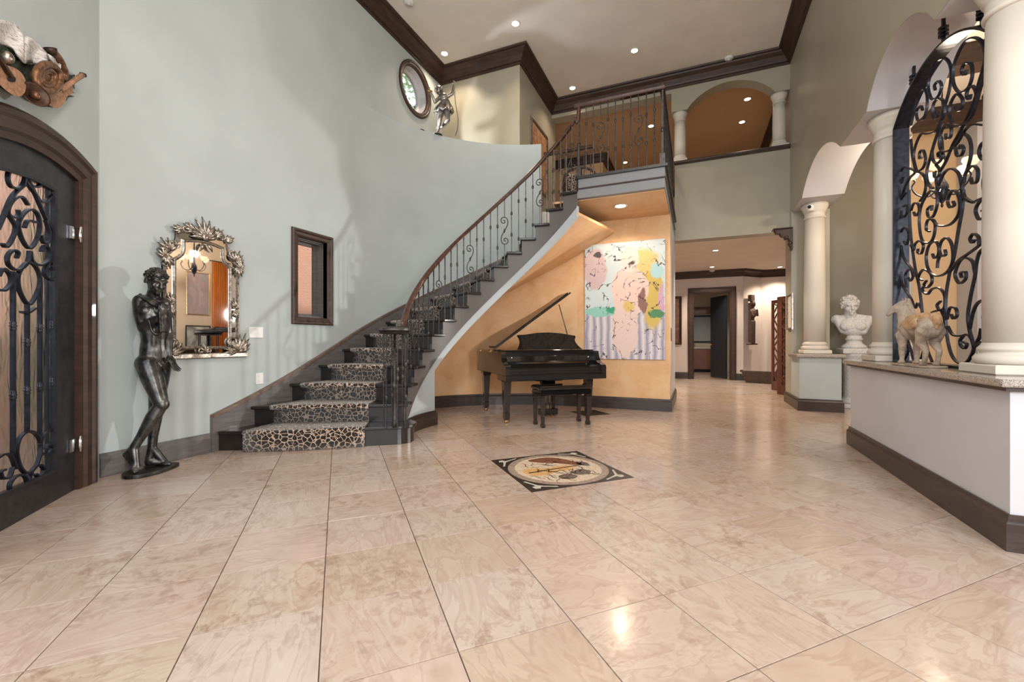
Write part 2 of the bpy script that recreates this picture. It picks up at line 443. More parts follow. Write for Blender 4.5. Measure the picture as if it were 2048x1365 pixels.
# ---- left wall with window and round window
def circ(cx, cy, r, n=40): return [(cx + r * math.cos(2 * PI * k / n), cy + r * math.sin(2 * PI * k / n)) for k in range(n)]
WIN = (3.79, 4.24, 1.40, 2.385); OC = (6.18, 5.44, .37)
fl_ = lambda u, v, d: (XL - d, u, v)
struct(MB().slab([[(1.80, 0), (7.2, 0), (7.2, ZC), (1.80, ZC)], [(WIN[0], WIN[2]), (WIN[0], WIN[3]), (WIN[1], WIN[3]), (WIN[1], WIN[2])],
                  circ(OC[0], OC[1], OC[2])], 0, .26, fl_).build('wall_left', M['wall'], loc=(XL, 4.5, 0)))
# niche wall and upper hall side wall
struct(MB().bx(XL - .2, -2.83, 7.0, 7.2, 4.3, ZC).build('wall_niche', M['wall2'], loc=(-3.6, 7.1, 4.3)))
struct(MB().bx(-3.0, -2.83, 7.2, 9.1, 3.4, ZC).build('wall_upper_left', M['wall2'], loc=(-2.9, 8, 3.4)))
# ---- round wall: sage above the stair, plaster in the alcove below it
def arcwall(r0, r1, ps, zb, zt, name, mat):
    vs = []; fs = []; n = len(ps)
    for p in ps:
        a, b = pol(r0, p), pol(r1, p)
        vs += [(a[0], a[1], zb(p)), (a[0], a[1], zt(p)), (b[0], b[1], zt(p)), (b[0], b[1], zb(p))]
    for i in range(n - 1):
        for k in range(4): fs.append((i * 4 + k, i * 4 + (k + 1) % 4, i * 4 + 4 + (k + 1) % 4, i * 4 + 4 + k))
    fs += [(0, 1, 2, 3), tuple((n - 1) * 4 + k for k in (3, 2, 1, 0))]
    m = MB().add(vs, fs, True); o = m.build(name, mat, loc=(CX, CYR, 0))
    return o
def auto(o, deg=35):
    o.data.shade_auto_smooth if False else None
    m = o.modifiers.new('edges', 'EDGE_SPLIT'); m.split_angle = R(deg); return o
up_ps = [R(90 - k * 2) for k in range(39)]         # 90 .. 14
auto(struct(arcwall(RO, RO + .16, up_ps, lambda p: max(0, z_nose(p) - .55), lambda p: 4.55, 'wall_round', M['wall'])))
# ledge behind the round wall
lp = [pol(RO + .01, p) for p in up_ps if pol(RO, p)[1] < 7.0]
lp = [(max(x, XL), y) for x, y in lp if x > XL - .005]
lp = lp[4:]
struct(MB().prism([(XL - .01, 5.0)] + lp + [(-2.9, 7.0), (XL - .01, 7.0)], 4.40, 4.545).build('trim_1', M['white'], loc=(-3.6, 6.4, 4.4)))
RA = 2.57
al_ps = [R(112 - k * 2) for k in range(57)]
auto(struct(arcwall(RA, RA + .02, [p for p in al_ps if p <= R(90)], lambda p: 0, lambda p: min(3.2, max(.3, z_nose(p) - .45)), 'wall_alcove', M['orange'])))
struct(MB().bx(CX, -.36, CYR + RA, CYR + RA + .14, 0, 3.12).build('wall_alcove_end', M['orange'], loc=(-1.1, CYR + RA, 0)))
struct(MB().bx(-.5, -.361, CYR + RA + .002, 9.0, 0, 3.12).build('wall_hall_side', M['white'], loc=(-.43, 8, 0)))

# ---- door wall (45 degrees) with the arched front door opening
K0 = Vector((XL, 1.90)); DW = Vector((.7071, -.7071)); DN = Vector((.7071, .7071))     # along the wall, into the room
def dw(t, z, d=0): return (K0.x + DW.x * t - DN.x * d, K0.y + DW.y * t - DN.y * d, z)
def arch_z(t, top): return top - .28 * (t - .66) ** 2
dop = [(.18, -.01)] + [(.18 + k * .11, arch_z(.18 + k * .11, 2.45)) for k in range(13)] + [(1.50, -.01)]
struct(MB().slab([[(-.12, -.01), *dop, (2.2, -.01), (2.2, ZC), (-.12, ZC)]], 0, .22, dw).build('wall_entrance', M['wall'], loc=dw(1, 0)))

struct(MB().bx(-3.1, -2.88, -3.2, .36, 0, ZC).build('wall_rear_left', M['wall'], loc=(-3, -1.4, 0)))
# ---- right wall with arches, pier and knee wall
def arc_pts(y0, y1, zs, zp, n=14):
    c = (y0 + y1) / 2; hw = (y1 - y0) / 2; rise = zp - zs; rad = (hw * hw + rise * rise) / (2 * rise)
    return [(y0 + (y1 - y0) * k / n, zp - rad + math.sqrt(max(0, rad * rad - (y0 + (y1 - y0) * k / n - c) ** 2))) for k in range(n + 1)]
ZS = 3.34
low = [(-1.0, ZS), (1.6, ZS)] + arc_pts(1.62, 3.0, ZS, 3.66) + [(3.02, ZS), (3.88, ZS)] + arc_pts(3.9, 5.2, ZS, 3.67) + [(5.22, ZS), (6.0, ZS)] + arc_pts(6.02, 7.95, ZS, 3.67) + [(7.97, ZS), (8.74, ZS), (8.74, .01), (9.25, .01), (9.25, ZC), (-1.0, ZC)]
fr = lambda u, v, d: (XR + d, u, v)
struct(MB().slab([low], 0, XR2 - XR, fr).build('wall_right', M['wall2'], loc=(XR, 4, 3.3)))
def soffits():
    m = MB()
    for y0, y1, zs, zp in ((3.9, 5.2, ZS, 3.67), (6.02, 7.95, ZS, 3.67), (1.62, 3.0, ZS, 3.66)):
        a = arc_pts(y0, y1, zs, zp, 20)
        vs = []; fs = []
        for y, z in a: vs += [(XR + .004, y, z), (XR + .004, y, z - .004), (XR2 - .004, y, z - .004), (XR2 - .004, y, z)]
        for i in range(len(a) - 1):
            for k in range(4): fs.append((i * 4 + k, i * 4 + (k + 1) % 4, i * 4 + 4 + (k + 1) % 4, i * 4 + 4 + k))
        m.add(vs, fs, True)
    for y0, y1 in ((3.0, 3.9), (5.2, 6.02), (7.95, 8.74)): m.bx(XR + .004, XR2 - .004, y0, y1, ZS - .004, ZS + .002)
    return auto(m.build('trim_2', M['white'], loc=(1.8, 5, 3.3)))
struct(soffits())
struct(MB().bx(XR, XR2, 8.10, 8.74, 0, .84).build('wall_pier', M['wall'], loc=(1.8, 8.4, 0)))
struct(MB().bbox(XR - .05, XR2 + .05, 8.05, 8.739, .842, .90, .015).build('trim_3', M['granite'], loc=(1.8, 8.4, .84)))
kn = [(XR, 3.12), (XR, 5.66), (XR2, 5.66), (XR2, 3.4), (2.9, 3.12 - .0)]
struct(MB().prism([(XR, 3.12), (XR, 5.66), (XR2, 5.66), (XR2, 3.67), (3.2, 3.67), (3.2, 3.12)], 0, .84).build('wall_knee', M['white'], loc=(1.8, 4.4, 0)))
def off_cap(o): return [(XR - o, 3.12 - o), (XR - o, 5.66 + o), (XR2 + o, 5.66 + o), (XR2 + o, 3.67 + o), (3.2, 3.67 + o), (3.2, 3.12 - o)]
struct(MB().prism(off_cap(.03), .842, .862).build('trim_4', M['base'], loc=(1.8, 4.4, .84)))
cap_o = struct(MB().prism(off_cap(.06), .863, .905).build('trim_5', M['granite'], loc=(1.8, 4.4, .86), bevel=.012))
ZCAP = .905
# dining room beyond
struct(MB().bx(XR2, 3.25, 9.3, 9.45, 0, 4.7).build('wall_dining_far', M['wallgrey'], loc=(2.7, 9.3, 0)))
struct(MB().bx(3.25, 4.3, 9.32, 9.47, 0, 4.7).build('wall_dining_end', M['peach2'], loc=(3.7, 9.3, 0)))
struct(MB().bx(3.20, 3.32, 9.24, 9.3, 0, 4.7).build('trim_6', M['white'], loc=(3.26, 9.3, 0)))
struct(MB().bx(4.15, 4.3, 1.0, 9.32, 0, 4.7).build('wall_dining_side', M['peach'], loc=(4.2, 5, 0)))
struct(MB().bx(3.93, 4.15, 8.75, 9.30, 0, 4.7).build('trim_7', M['white'], loc=(4.05, 9.1, 0)))
struct(MB().bx(XR2, 4.3, -1, 9.45, 4.7, 4.8).build('ceiling_dining', M['ceil_hall'], loc=(3, 5, 4.7)))
for k, y in enumerate((5.0, 6.9, 8.6)):
    struct(MB().bbox(XR2 + .02, 4.14, y, y + .26, 4.42, 4.699, .02).build('trim_%d' % (8 + k), M['crown'], loc=(3, y, 4.4)))

# ---- hall header, sill and upper arch
YH = 8.84
struct(MB().bx(-.36, XR, YH, 9.1, 3.03, 4.48).build('wall_header', M['wall2'], loc=(.6, YH, 3)))
struct(MB().bbox(-.40, XR - .002, YH - .06, 9.16, 4.482, 4.55, .02).build('trim_11', M['base'], loc=(.6, YH, 4.48)))
ar = arc_pts(-.14, 1.31, 5.52, 5.88, 18)
fh = lambda u, v, d: (u, YH + d, v)
struct(MB().slab([[(-2.83, 5.88), (-.42, 5.88), (-.42, 5.52)] + ar + [(XR, 5.52), (XR, ZC), (-2.83, ZC)]], 0, .26, fh).build('wall_upper_arch', M['wall2'], loc=(0, YH, 5.6)))
# upper floor slab (also the hall ceiling and the landing)
struct(MB().prism([(-2.83, 7.24), (-1.20, 7.24), (-1.50, 5.96), (-.43, 5.96), (-.43, YH + .02), (XR, YH + .02), (XR, 9.3), (4.4, 9.46), (4.4, 14.3), (-5, 14.3), (-5, 9.1), (-2.83, 9.1)], 3.121, ZUP - .002).build('ceiling_hall', M['ceil_hall'], loc=(0, 9, 3.1)))
struct(MB().prism([(-1.9, 5.98), (-.37, 5.98), (-.37, 7.17), (-1.9, 7.17)], 3.09, 3.12).build('ceiling_alcove', M['orange'], loc=(-1, 6.5, 3.1)))
# upper hall
struct(MB().bx(-5, 4.4, 9.1, 15.0, 5.95, 6.05).build('ceiling_upper', M['ceil_up'], loc=(0, 11, 6)))
struct(MB().bx(-5, 4.4, 14.8, 15.0, 3.4, 5.95).build('wall_upper_far', M['tan'], loc=(0, 14.8, 3.4)))
struct(MB().bx(-5, -2.2, 11.2, 11.4, 3.4, 5.95).build('wall_upper_room', M['tan'], loc=(-3.4, 11.2, 3.4)))
struct(MB().bx(-2.4, -2.2, 11.4, 14.8, 3.4, 5.95).build('wall_upper_room_side', M['tan'], loc=(-2.3, 13, 3.4)))
struct(MB().bx(1.62, 1.80, 9.1, 14.8, 3.4, 5.95).build('wall_upper_right', M['tan'], loc=(1.7, 12, 3.4)))
struct(MB().bx(-5.1, -4.9, 7.2, 14.8, 3.4, 5.95).build('wall_upper_side', M['tan'], loc=(-5, 10, 3.4)))
# main ceiling
struct(MB().bx(XL - .3, XR2 + .3, -3.2, 9.3, ZC, ZC + .12).build('ceiling', M['ceil'], loc=(-1.4, 3, ZC)))
# lower hall far walls and door opening
YF = 13.6
DO = (-.05, .92, 2.50)
ff = lambda u, v, d: (u, YF + d, v)
struct(MB().slab([[(-3.2, 0), (DO[0], 0), (DO[0], DO[2]), (DO[1], DO[2]), (DO[1], 0), (1.24, 0), (1.24, 3.12), (-3.2, 3.12)]], 0, .16, ff).build('wall_hall_far', M['hallwall'], loc=(0, YF, 0)))
struct(MB().prism([(1.24, YF), (1.73, 14.1), (1.73, 14.3), (1.24, YF + .16)], 0, 3.12).build('wall_hall_angle', M['hallwall'], loc=(1.5, 13.9, 0)))
struct(MB().bx(1.73, 4.4, 14.1, 14.3, 0, 3.12).build('wall_hall_end', M['hallwall'], loc=(3, 14.1, 0)))
struct(MB().bx(4.3, 4.45, 9.45, 14.1, 0, 3.12).build('wall_hall_right', M['hallwall'], loc=(4.4, 12, 0)))
struct(MB().bx(-3.3, -3.2, 9.0, 13.7, 0, 3.12).build('wall_hall_left', M['hallwall'], loc=(-3.25, 11, 0)))
struct(MB().bx(-3.3, -.5, 8.8, 9.0, 0, 3.12).build('wall_hall_near', M['hallwall'], loc=(-2, 8.9, 0)))
# room beyond the hall door
struct(MB().bx(-1.6, 2.2, 17.4, 17.5, 0, 3.12).build('wall_bath_far', M['cream'], loc=(0, 17.4, 0)))
struct(MB().bx(-1.7, -1.6, 13.76, 17.4, 0, 3.12).build('wall_bath_left', M['cream'], loc=(-1.6, 15, 0)))
struct(MB().bx(2.2, 2.3, 14.3, 17.4, 0, 3.12).build('wall_bath_right', M['cream'], loc=(2.2, 15, 0)))
struct(MB().bx(-1.7, 2.3, 14.31, 17.5, 3.121, 3.2).build('ceiling_bath', M['ceil_hall'], loc=(0, 15.5, 3.12)))
struct(MB().bx(-1.7, 1.2, 13.76, 14.31, 3.121, 3.2).build('ceiling_bath_near', M['ceil_hall'], loc=(0, 14, 3.12)))

# ---- crown mouldings
def crown(path, name, h=.24, p=.20, mat='crown'):
    prof = [(0, 0), (0, -h), (p * .12, -h), (p * .14, -h * .86), (p * .26, -h * .84), (p * .30, -h * .72), (p * .48, -h * .45), (p * .74, -h * .24), (p * .78, -h * .14), (p * .96, -h * .12), (p, 0)]
    return struct(MB().sweep(path, prof).build(name, M[mat], loc=path[0]))
e = .003
crown([(XL + 2.4, 1.9 - 2.4 + .0, ZC - e), (XL, 1.9, ZC - e), (XL, 7.0, ZC - e), (-2.83, 7.0, ZC - e), (-2.83, YH, ZC - e), (XR, YH, ZC - e), (XR, -1, ZC - e)], 'trim_12')
crown([(-3.2, YF, 3.118), (1.24, YF, 3.118), (1.73, 14.1, 3.118), (4.3, 14.1, 3.118)], 'trim_13', .2, .12)
crown([(-4.9, 11.2, 5.948), (-2.2, 11.2, 5.948), (-2.2, 14.8, 5.948), (1.62, 14.8, 5.948), (1.62, 9.11, 5.948)], 'trim_14', .2, .12)
# ---- baseboards
BP = [(0, 0), (0, .19), (.012, .19), (.014, .165), (.022, .155), (.028, .145), (.028, 0)]
def base(path, name, k=1.0, mat='base'):
    return struct(MB().sweep([(p[0], p[1], .001) for p in path], [(o, u * k) for o, u in BP]).build(name, M[mat], loc=(path[0][0], path[0][1], 0)))
base([dw(.0, 0)[:2], (XL, 1.90), (XL, 2.755)], 'baseboard_left', 1.0, 'skirt')
base([pol(RA, R(p)) for p in range(86, -1, -3)] + [(-.36, CYR + RA), (-.36, 9.0)], 'baseboard_alcove')
base([(XR2, 8.74), (XR2, 8.10), (XR, 8.10), (XR, 9.25)][::-1] if False else [(XR, 9.25), (XR, 8.10), (XR2, 8.10), (XR2, 8.74)], 'baseboard_pier')
base([(XR2, 5.66), (XR, 5.66), (XR, 3.12), (3.2, 3.12)] if False else [(XR2, 5.66), (XR, 5.66), (XR, 3.12), (3.2, 3.12)], 'baseboard_knee')
base([(-3.2, YF), (DO[0] - .14, YF)], 'baseboard_hall'); base([(DO[1] + .14, YF), (1.24, YF), (1.73, 14.1), (4.3, 14.1)], 'baseboard_hall_end')
base([(XR2, 9.3), (3.2, 9.3)], 'baseboard_dining')
# ================================================================ STAIR
stair = thing('staircase', 'sweeping curved staircase with black treads rising round the sage wall', 'staircase', (*pol(2.0, P1(1)), 0))
SL = Vector(stair.location)
def loc_build(m, name, mat, parent, **k):
    L = Vector(parent.location); m.v = [(p[0] - L.x, p[1] - L.y, p[2] - L.z) for p in m.v]; return m.build(name, mat, parent, **k)
RI = 1.30
def r_wall(psi): return (RO - .012) / (math.sin(psi) if psi > PI / 2 else 1)
def wedge(pa, pb, r0, r1, z0, z1, n=5):
    """annular block; r0,r1 functions of psi"""
    a = [pol(r0(pa + (pb - pa) * k / n), pa + (pb - pa) * k / n) for k in range(n + 1)]
    b = [pol(r1(pa + (pb - pa) * k / n), pa + (pb - pa) * k / n) for k in range(n + 1)]
    return MB().prism(a + b[::-1], z0, z1)
c_ = lambda v: (lambda p: v)
RW = lambda p: min(r_wall(p), 3.6) - .022
for n in range(1, 17):
    pa, pb = P1(n), P1(n + 1)
    if n == 1:      # bullnose bottom step
        def bull(grow, zt0, zt1):
            g = grow
            c = pol(1.38, R(120.5)); rad = .18 + g
            pts = [pol(RW(R(124.4)), R(124.4) + g / 3.1), pol(2.75, R(125.5) + g / 2.7), pol(2.35, R(126.9) + g / 2.4), pol(1.9, R(127.3) + g / 1.9)]
            for k in range(15):
                t = R(-52 + 168 * k / 14); pts.append((c[0] + rad * math.cos(t), c[1] + rad * math.sin(t)))
            pts += [pol(1.32, pb), pol(RW(pb), pb)]
            return MB().prism(pts, zt0, zt1)
        loc_build(bull(.0, .002, .165), 'riser', M['tread'], stair)
        loc_build(bull(.028, .166, .2), 'tread', M['tread'], stair, bevel=.008)
        continue
    over = .03
    m = wedge(pa + over / 2.0, pb - R(.2), c_(RI - .03), RW, .2 * n - .034, .2 * n, 6)
    loc_build(m, 'tread', M['tread'], stair, bevel=.008)
    loc_build(wedge(pa, pa - .012, c_(RI + .02), RW, .2 * (n - 1) + .001, .2 * n - .035, 1), 'riser', M['tread'], stair)
loc_build(wedge(P1(17), P1(17) - .012, c_(RI + .02), c_(RO - .03), 3.201, 3.365, 1), 'riser', M['tread'], stair)
# inner stringer with sawtooth top
def stringer():
    vs = []; fs = []; top = []
    st = []
    for n in range(2, 17):
        for k in range(5):
            p = P1(n) + (P1(n + 1) - P1(n)) * k / 4.0; st.append((p - (1e-4 if k == 0 else -1e-4 if k == 4 else 0), .2 * n - .036))
    for p, zt in st:
        zb = max(.201, z_nose(p) - .42)
        for r in (RI + .02, RI + .06): x, y = pol(r, p); vs += [(x, y, zb), (x, y, zt)]
    n = len(st)
    for i in range(n - 1):
        a = i * 4; b = a + 4
        fs += [(a, b, b + 1, a + 1), (a + 2, a + 3, b + 3, b + 2), (a + 1, b + 1, b + 3, a + 3), (a, a + 2, b + 2, b)]
    fs += [(0, 1, 3, 2), (n * 4 - 4, n * 4 - 2, n * 4 - 1, n * 4 - 3)]
    return MB().add(vs, fs)
loc_build(stringer(), 'stringer', M['stringer'], stair)
# lighter plaster band below the stringer, sloping soffit of the alcove, closed wall under the lowest steps
PB0 = R(80)
def strip(ps, lo, hi, r0, r1, sm=True):
    vs = []; fs = []; n = len(ps)
    for p in ps:
        for r in (r0, r1): x, y = pol(r, p); vs += [(x, y, lo(p)), (x, y, hi(p))]
    for i in range(n - 1):
        a = i * 4; b = a + 4
        fs += [(a, b, b + 1, a + 1), (a + 2, a + 3, b + 3, b + 2), (a + 1, b + 1, b + 3, a + 3), (a, a + 2, b + 2, b)]
    fs += [(0, 1, 3, 2), (n * 4 - 4, n * 4 - 2, n * 4 - 1, n * 4 - 3)]
    return MB().add(vs, fs, sm)
ps = [R(80 - k * 2) for k in range(48)]
zlow = lambda p: z_nose(p) - .42
auto(loc_build(strip(ps, lambda p: min(zlow(p) - .13, 3.09), lambda p: min(3.2, zlow(p) + .02), RI + .035, RI + .10), 'fascia_band', M['band'], stair))
auto(loc_build(strip(ps, lambda p: min(zlow(p) - .10, 3.10), lambda p: min(zlow(p) - .06, 3.13), RI + .06, RA + .01), 'sloped_soffit', M['orange'], stair))
auto(loc_build(strip([R(116 - k * 3) for k in range(13)], lambda p: 0.001, lambda p: max(.12, zlow(p) + .02), RI + .035, RI + .18), 'lower_panel', M['band'], stair))
loc_build(MB().prism([pol(RI + .18, R(80)), pol(RA, R(80)), pol(RA, R(81)), pol(RI + .18, R(81.5))], .001, .75), 'under_stair_panel', M['orange'], stair)
loc_build(MB().sweep([(*pol(RI + .035, R(112 - k * 2)), .001) for k in range(17)] + [(*pol(RI + .18, R(80)), .001)], [(o, u) for o, u in BP]), 'base_trim', M['base'], stair)
# wall skirt with cap
sk = [R(125.2 - k * 2) for k in range(57)]
def rsk(p): return r_wall(p)
def skirt(lo, hi, d0, d1):
    vs = []; fs = []; n = len(sk)
    for p in sk:
        for d in (d0, d1): x, y = pol(r_wall(p) - d, p); vs += [(x, y, lo(p)), (x, y, hi(p))]
    for i in range(n - 1):
        a = i * 4; b = a + 4
        fs += [(a, b, b + 1, a + 1), (a + 2, a + 3, b + 3, b + 2), (a + 1, b + 1, b + 3, a + 3), (a, a + 2, b + 2, b)]
    fs += [(0, 1, 3, 2), (n * 4 - 4, n * 4 - 2, n * 4 - 1, n * 4 - 3)]
    return MB().add(vs, fs, True)
auto(loc_build(skirt(lambda p: max(.002, z_nose(p) - .40), lambda p: z_nose(p) + .10, -.010, .020), 'wall_skirt', M['skirt'], stair))
auto(loc_build(skirt(lambda p: z_nose(p) + .10, lambda p: z_nose(p) + .13, -.010, .032), 'skirt_cap', M['railcap'], stair))
# landing front: nosing, fascia, trim line, return along the hall
for nm, path, prof, mt in (
    ('landing_nosing', [(-1.53, 5.9, ZUP), (-.36, 5.9, ZUP), (-.36, YH - .07, ZUP)], [(-.06, -.035), (.035, -.035), (.035, 0), (-.06, 0)], 'tread'),
    ('landing_fascia', [(-1.52, 5.9, 3.1), (-.36, 5.9, 3.1), (-.36, YH - .07, 3.1)], [(-.08, 0), (.0, 0), (.0, .264), (-.08, .264)], 'fascia'),
    ('landing_trim', [(-1.52, 5.9, 3.22), (-.36, 5.9, 3.22), (-.36, YH - .07, 3.22)], [(-.01, 0), (.016, 0), (.012, .02), (-.01, .025)], 'base')):
    loc_build(MB().sweep(path, prof), nm, M[mt], stair)
loc_build(wedge(P1(16.98), R(-14.5), c_(RI), c_(RO), ZUP - .034, ZUP, 1), 'tread', M['tread'], stair)
loc_build(MB().prism([(-1.51, 5.95), (-.44, 5.95), (-.44, 8.8), (-1.22, 8.8), (-1.22, 7.15)], ZUP - .001, ZUP + .004), 'landing_floor', M['tread'], stair)

# ---- leopard runner, one section a step
run = thing('stair_runner', 'leopard print carpet runner laid over the black stair treads', 'carpet runner', (*pol(2.0, P1(1)), .2))
r_in = c_(1.70)
r_out = lambda p: min(r_wall(p) - .18, 2.45 + max(0, math.degrees(p) - 100) * .0143)
bend = lambda r: -R(2.5) * max(0, (r - 2.3) / .8)
for n in range(1, 18):
    pa, pb = P1(n) + .024, P1(n + 1) if n < 17 else P1(17.25)
    T = .014
    # cross-section along angle: riser bottom -> riser top -> over the nosing -> tread back
    zb, zt = .2 * (n - 1) + (.004 if n == 1 else T + .001), .2 * n
    sec = [(P1(n) + .003 + (.02 if n == 1 else 0), zb), (P1(n) + .003 + (.02 if n == 1 else 0), zt - .05), (pa - .004, zt - .042), (pa + .004, zt - .012), (pa - .002, zt + T * .8), (pa - .02, zt + T), (pb - .001, zt + T)]
    nn = len(sec); vs = []; fs = []; K = 6
    for k in range(K + 1):
        f = k / K
        for p, z in sec:
            r = r_in(p) + (r_out(p) - r_in(p)) * f; g = 0
            vs.append((*pol(r, p + ((.004 + bend(r)) if n == 1 and p > P1(1) - .06 else 0)), z))
        for p, z in sec:
            r = r_in(p) + (r_out(p) - r_in(p)) * f
            vs.append((*pol(r, (p - .006 if z < zt else p - .003) + ((.004 + bend(r)) if n == 1 and p > P1(1) - .06 else 0)), z - (.013 if z > zt else 0)))
    for k in range(K):
        a = k * 2 * nn; b = a + 2 * nn
        for i in range(nn - 1):
            fs.append((a + i, a + i + 1, b + i + 1, b + i)); fs.append((a + nn + i, b + nn + i, b + nn + i + 1, a + nn + i + 1))
        fs.append((a, b, b + nn, a + nn)); fs.append((a + nn - 1, a + 2 * nn - 1, b + 2 * nn - 1, b + nn - 1))
    for a in (0, K * 2 * nn):
        for i in range(nn - 1): fs.append((a + i, a + nn + i, a + nn + i + 1, a + i + 1))
    loc_build(MB().add(vs, fs, True), 'runner_section', M['leopard'], run)

# ================================================================ RAILING
rl = thing('stair_railing', 'wrought iron stair railing with scrolls, knuckles and a dark wood handrail', 'railing', (*pol(RI + .06, P1(1)), .2))
RR = RI + .045
RH = .84
RPROF = [(-.032, -.03), (.032, -.03), (.032, -.012), (.022, -.006), (.030, .012), (.022, .028), (.008, .036), (-.008, .036), (-.022, .028), (-.030, .012), (-.022, -.006), (-.032, -.012)]
hp = []
for k in range(0, 61):
    p = R(121) + (R(-10) - R(121)) * k / 60; hp.append((*pol(RR, p), z_nose(p) + RH))
# ease at the foot: swing out and level to the volute
vc = Vector(pol(1.40, R(131)))
foot = [(*pol(1.37, R(134)), 1.225), (*pol(1.35, R(131)), 1.235), (*pol(RR + .01, R(127)), 1.265)]
path = spline([*foot, *hp[2::6], hp[-1]], 6)
loc_build(MB().sweep(path, RPROF, smooth=True), 'handrail', M['rail'], rl)
top = hp[-1]
auto(loc_build(MB().tube(spline([top, (top[0] + .06, top[1] - .0, top[2] + .09), (-1.52, 5.93, 4.18), (-1.50, 5.93, 4.40)], 6), .03, 10), 'gooseneck', M['rail'], rl))
loc_build(MB().sweep([(-1.56, 5.93, 4.41), (-.39, 5.93, 4.41), (-.39, YH - .02, 4.41)], RPROF), 'landing_handrail', M['rail'], rl)
# volute cap over the newel cluster
auto(loc_build(MB().lathe([(.02, 1.175), (.15, 1.18), (.165, 1.195), (.15, 1.205), (.165, 1.215), (.165, 1.235), (.13, 1.255), (.02, 1.258)], (vc.x, vc.y, 0), 28), 'volute', M['iron'], rl), 50)
KN = [(.006, -.03), (.012, -.024), (.016, -.014), (.012, -.006), (.019, 0), (.012, .006), (.016, .014), (.012, .024), (.006, .03)]
def bar(x, y, z0, z1, knots, w=.0068):
    m = MB(); m.box((x, y, (z0 + z1) / 2), (2 * w, 2 * w, z1 - z0), .3)
    for z in knots: m.lathe([(r, q + z) for r, q in KN], (x, y, 0), 8)
    return m
_h = [(0, 0), (.09, .17), (.125, .32), (.075, .46), (-.04, .488), (-.12, .42), (-.115, .315), (-.035, .27), (.022, .32), (-.008, .375), (-.05, .368)]
_h = [tuple(v) for v in spline(_h, 4)]
SCR = [(-a, -b) for a, b in _h[::-1]][:-1] + _h
def scroll_bar(x, y, z0, z1, dirx, diry, zc, hs=.40):
    m = MB(); m.box((x, y, (z0 + zc - hs / 2) / 2), (.013, .013, zc - hs / 2 - z0), .3); m.box((x, y, (z1 + zc + hs / 2) / 2), (.013, .013, z1 - zc - hs / 2), .3)
    pts = [(x + dirx * a * hs, y + diry * a * hs, zc + b * hs) for a, b in SCR]
    m.tube(pts, .0072, 6)
    m.lathe([(.004, zc - .03), (.013, zc - .01), (.013, zc + .01), (.004, zc + .03)], (x, y, 0), 8)
    return m
cnt = 0
for n in range(2, 17):
    for q in ((.28, .78) if n < 16 else (.2, .6)):
        p = P1(n + q); x, y = pol(RR, p); z0 = .2 * n; z1 = z_nose(p) + RH - .025
        if cnt % 5 == 4:
            tx, ty = -math.cos(p), -math.sin(p)
            m = scroll_bar(x, y, z0, z1, -tx, -ty, (z0 + z1) / 2 + .03)
        else:
            h_ = z1 - z0; ks = ((z1 - .30, z0 + .26), (z1 - .22, z0 + .20))[cnt % 2]
            m = bar(x, y, z0, z1, ks)
        loc_build(m, 'baluster', M['iron'], rl); cnt += 1
# newel cluster on the bottom step
for k in range(6):
    t = 2 * PI * k / 6 + .4; x, y = vc.x + .115 * math.cos(t), vc.y + .115 * math.sin(t)
    loc_build(bar(x, y, .2, 1.18, (.52 + .2 * (k % 2), .86 - .05 * (k % 2)), .0055), 'cluster_bar', M['iron'], rl)
loc_build(MB().lathe([(.024, .2), (.024, .26), (.016, .27), (.016, .60), (.022, .61), (.026, .63), (.022, .65), (.014, .66), (.014, 1.18)], (vc.x, vc.y, 0), 12), 'newel', M['iron'], rl)
# landing balustrade
def newel(x, y):
    m = MB(); m.bbox(x - .035, x + .035, y - .035, y + .035, ZUP + .002, ZUP + .15, .006)
    m.box((x, y, ZUP + .6), (.024, .024, .92)); m.lathe([(r * 1.5, q * 1.3 + ZUP + .46) for r, q in KN], (x, y, 0), 10)
    return m
for x, y in ((-1.50, 5.93), (-.39, 5.93)): loc_build(newel(x, y), 'newel', M['iron'], rl)
xs = [-1.50 + (1.11) * k / 11 for k in range(1, 11)]
for k, x in enumerate(xs):
    if k in (2, 7): m = scroll_bar(x, 5.93, ZUP, 4.39, 1, 0, 3.92)
    else: m = bar(x, 5.93, ZUP, 4.39, (4.10 if k % 3 else 4.14, 3.74 if k % 2 else 3.72))
    loc_build(m, 'baluster', M['iron'], rl)
for k in range(1, 26):
    y = 5.93 + k * .111
    if y > YH - .05: break
    m = scroll_bar(-.39, y, ZUP, 4.39, 0, 1, 3.92) if k % 5 == 3 else bar(-.39, y, ZUP, 4.39, (4.12, 3.73))
    loc_build(m, 'baluster', M['iron'], rl)
# guard rail on the far side of the stair head
gr = thing('guard_rail', 'short wrought iron guard rail with dark handrail at the head of the stair', 'railing', (-2.0, 7.26, ZUP))
loc_build(MB().sweep([(-2.47, 7.26, 4.42), (-1.60, 7.26, 4.42)], RPROF), 'handrail', M['rail'], gr)
for k in range(8):
    x = -2.42 + k * .112
    loc_build(scroll_bar(x, 7.26, ZUP, 4.40, 1, 0, 3.9) if k == 3 else bar(x, 7.26, ZUP, 4.40, (4.1, 3.72)), 'baluster', M['iron'], gr)
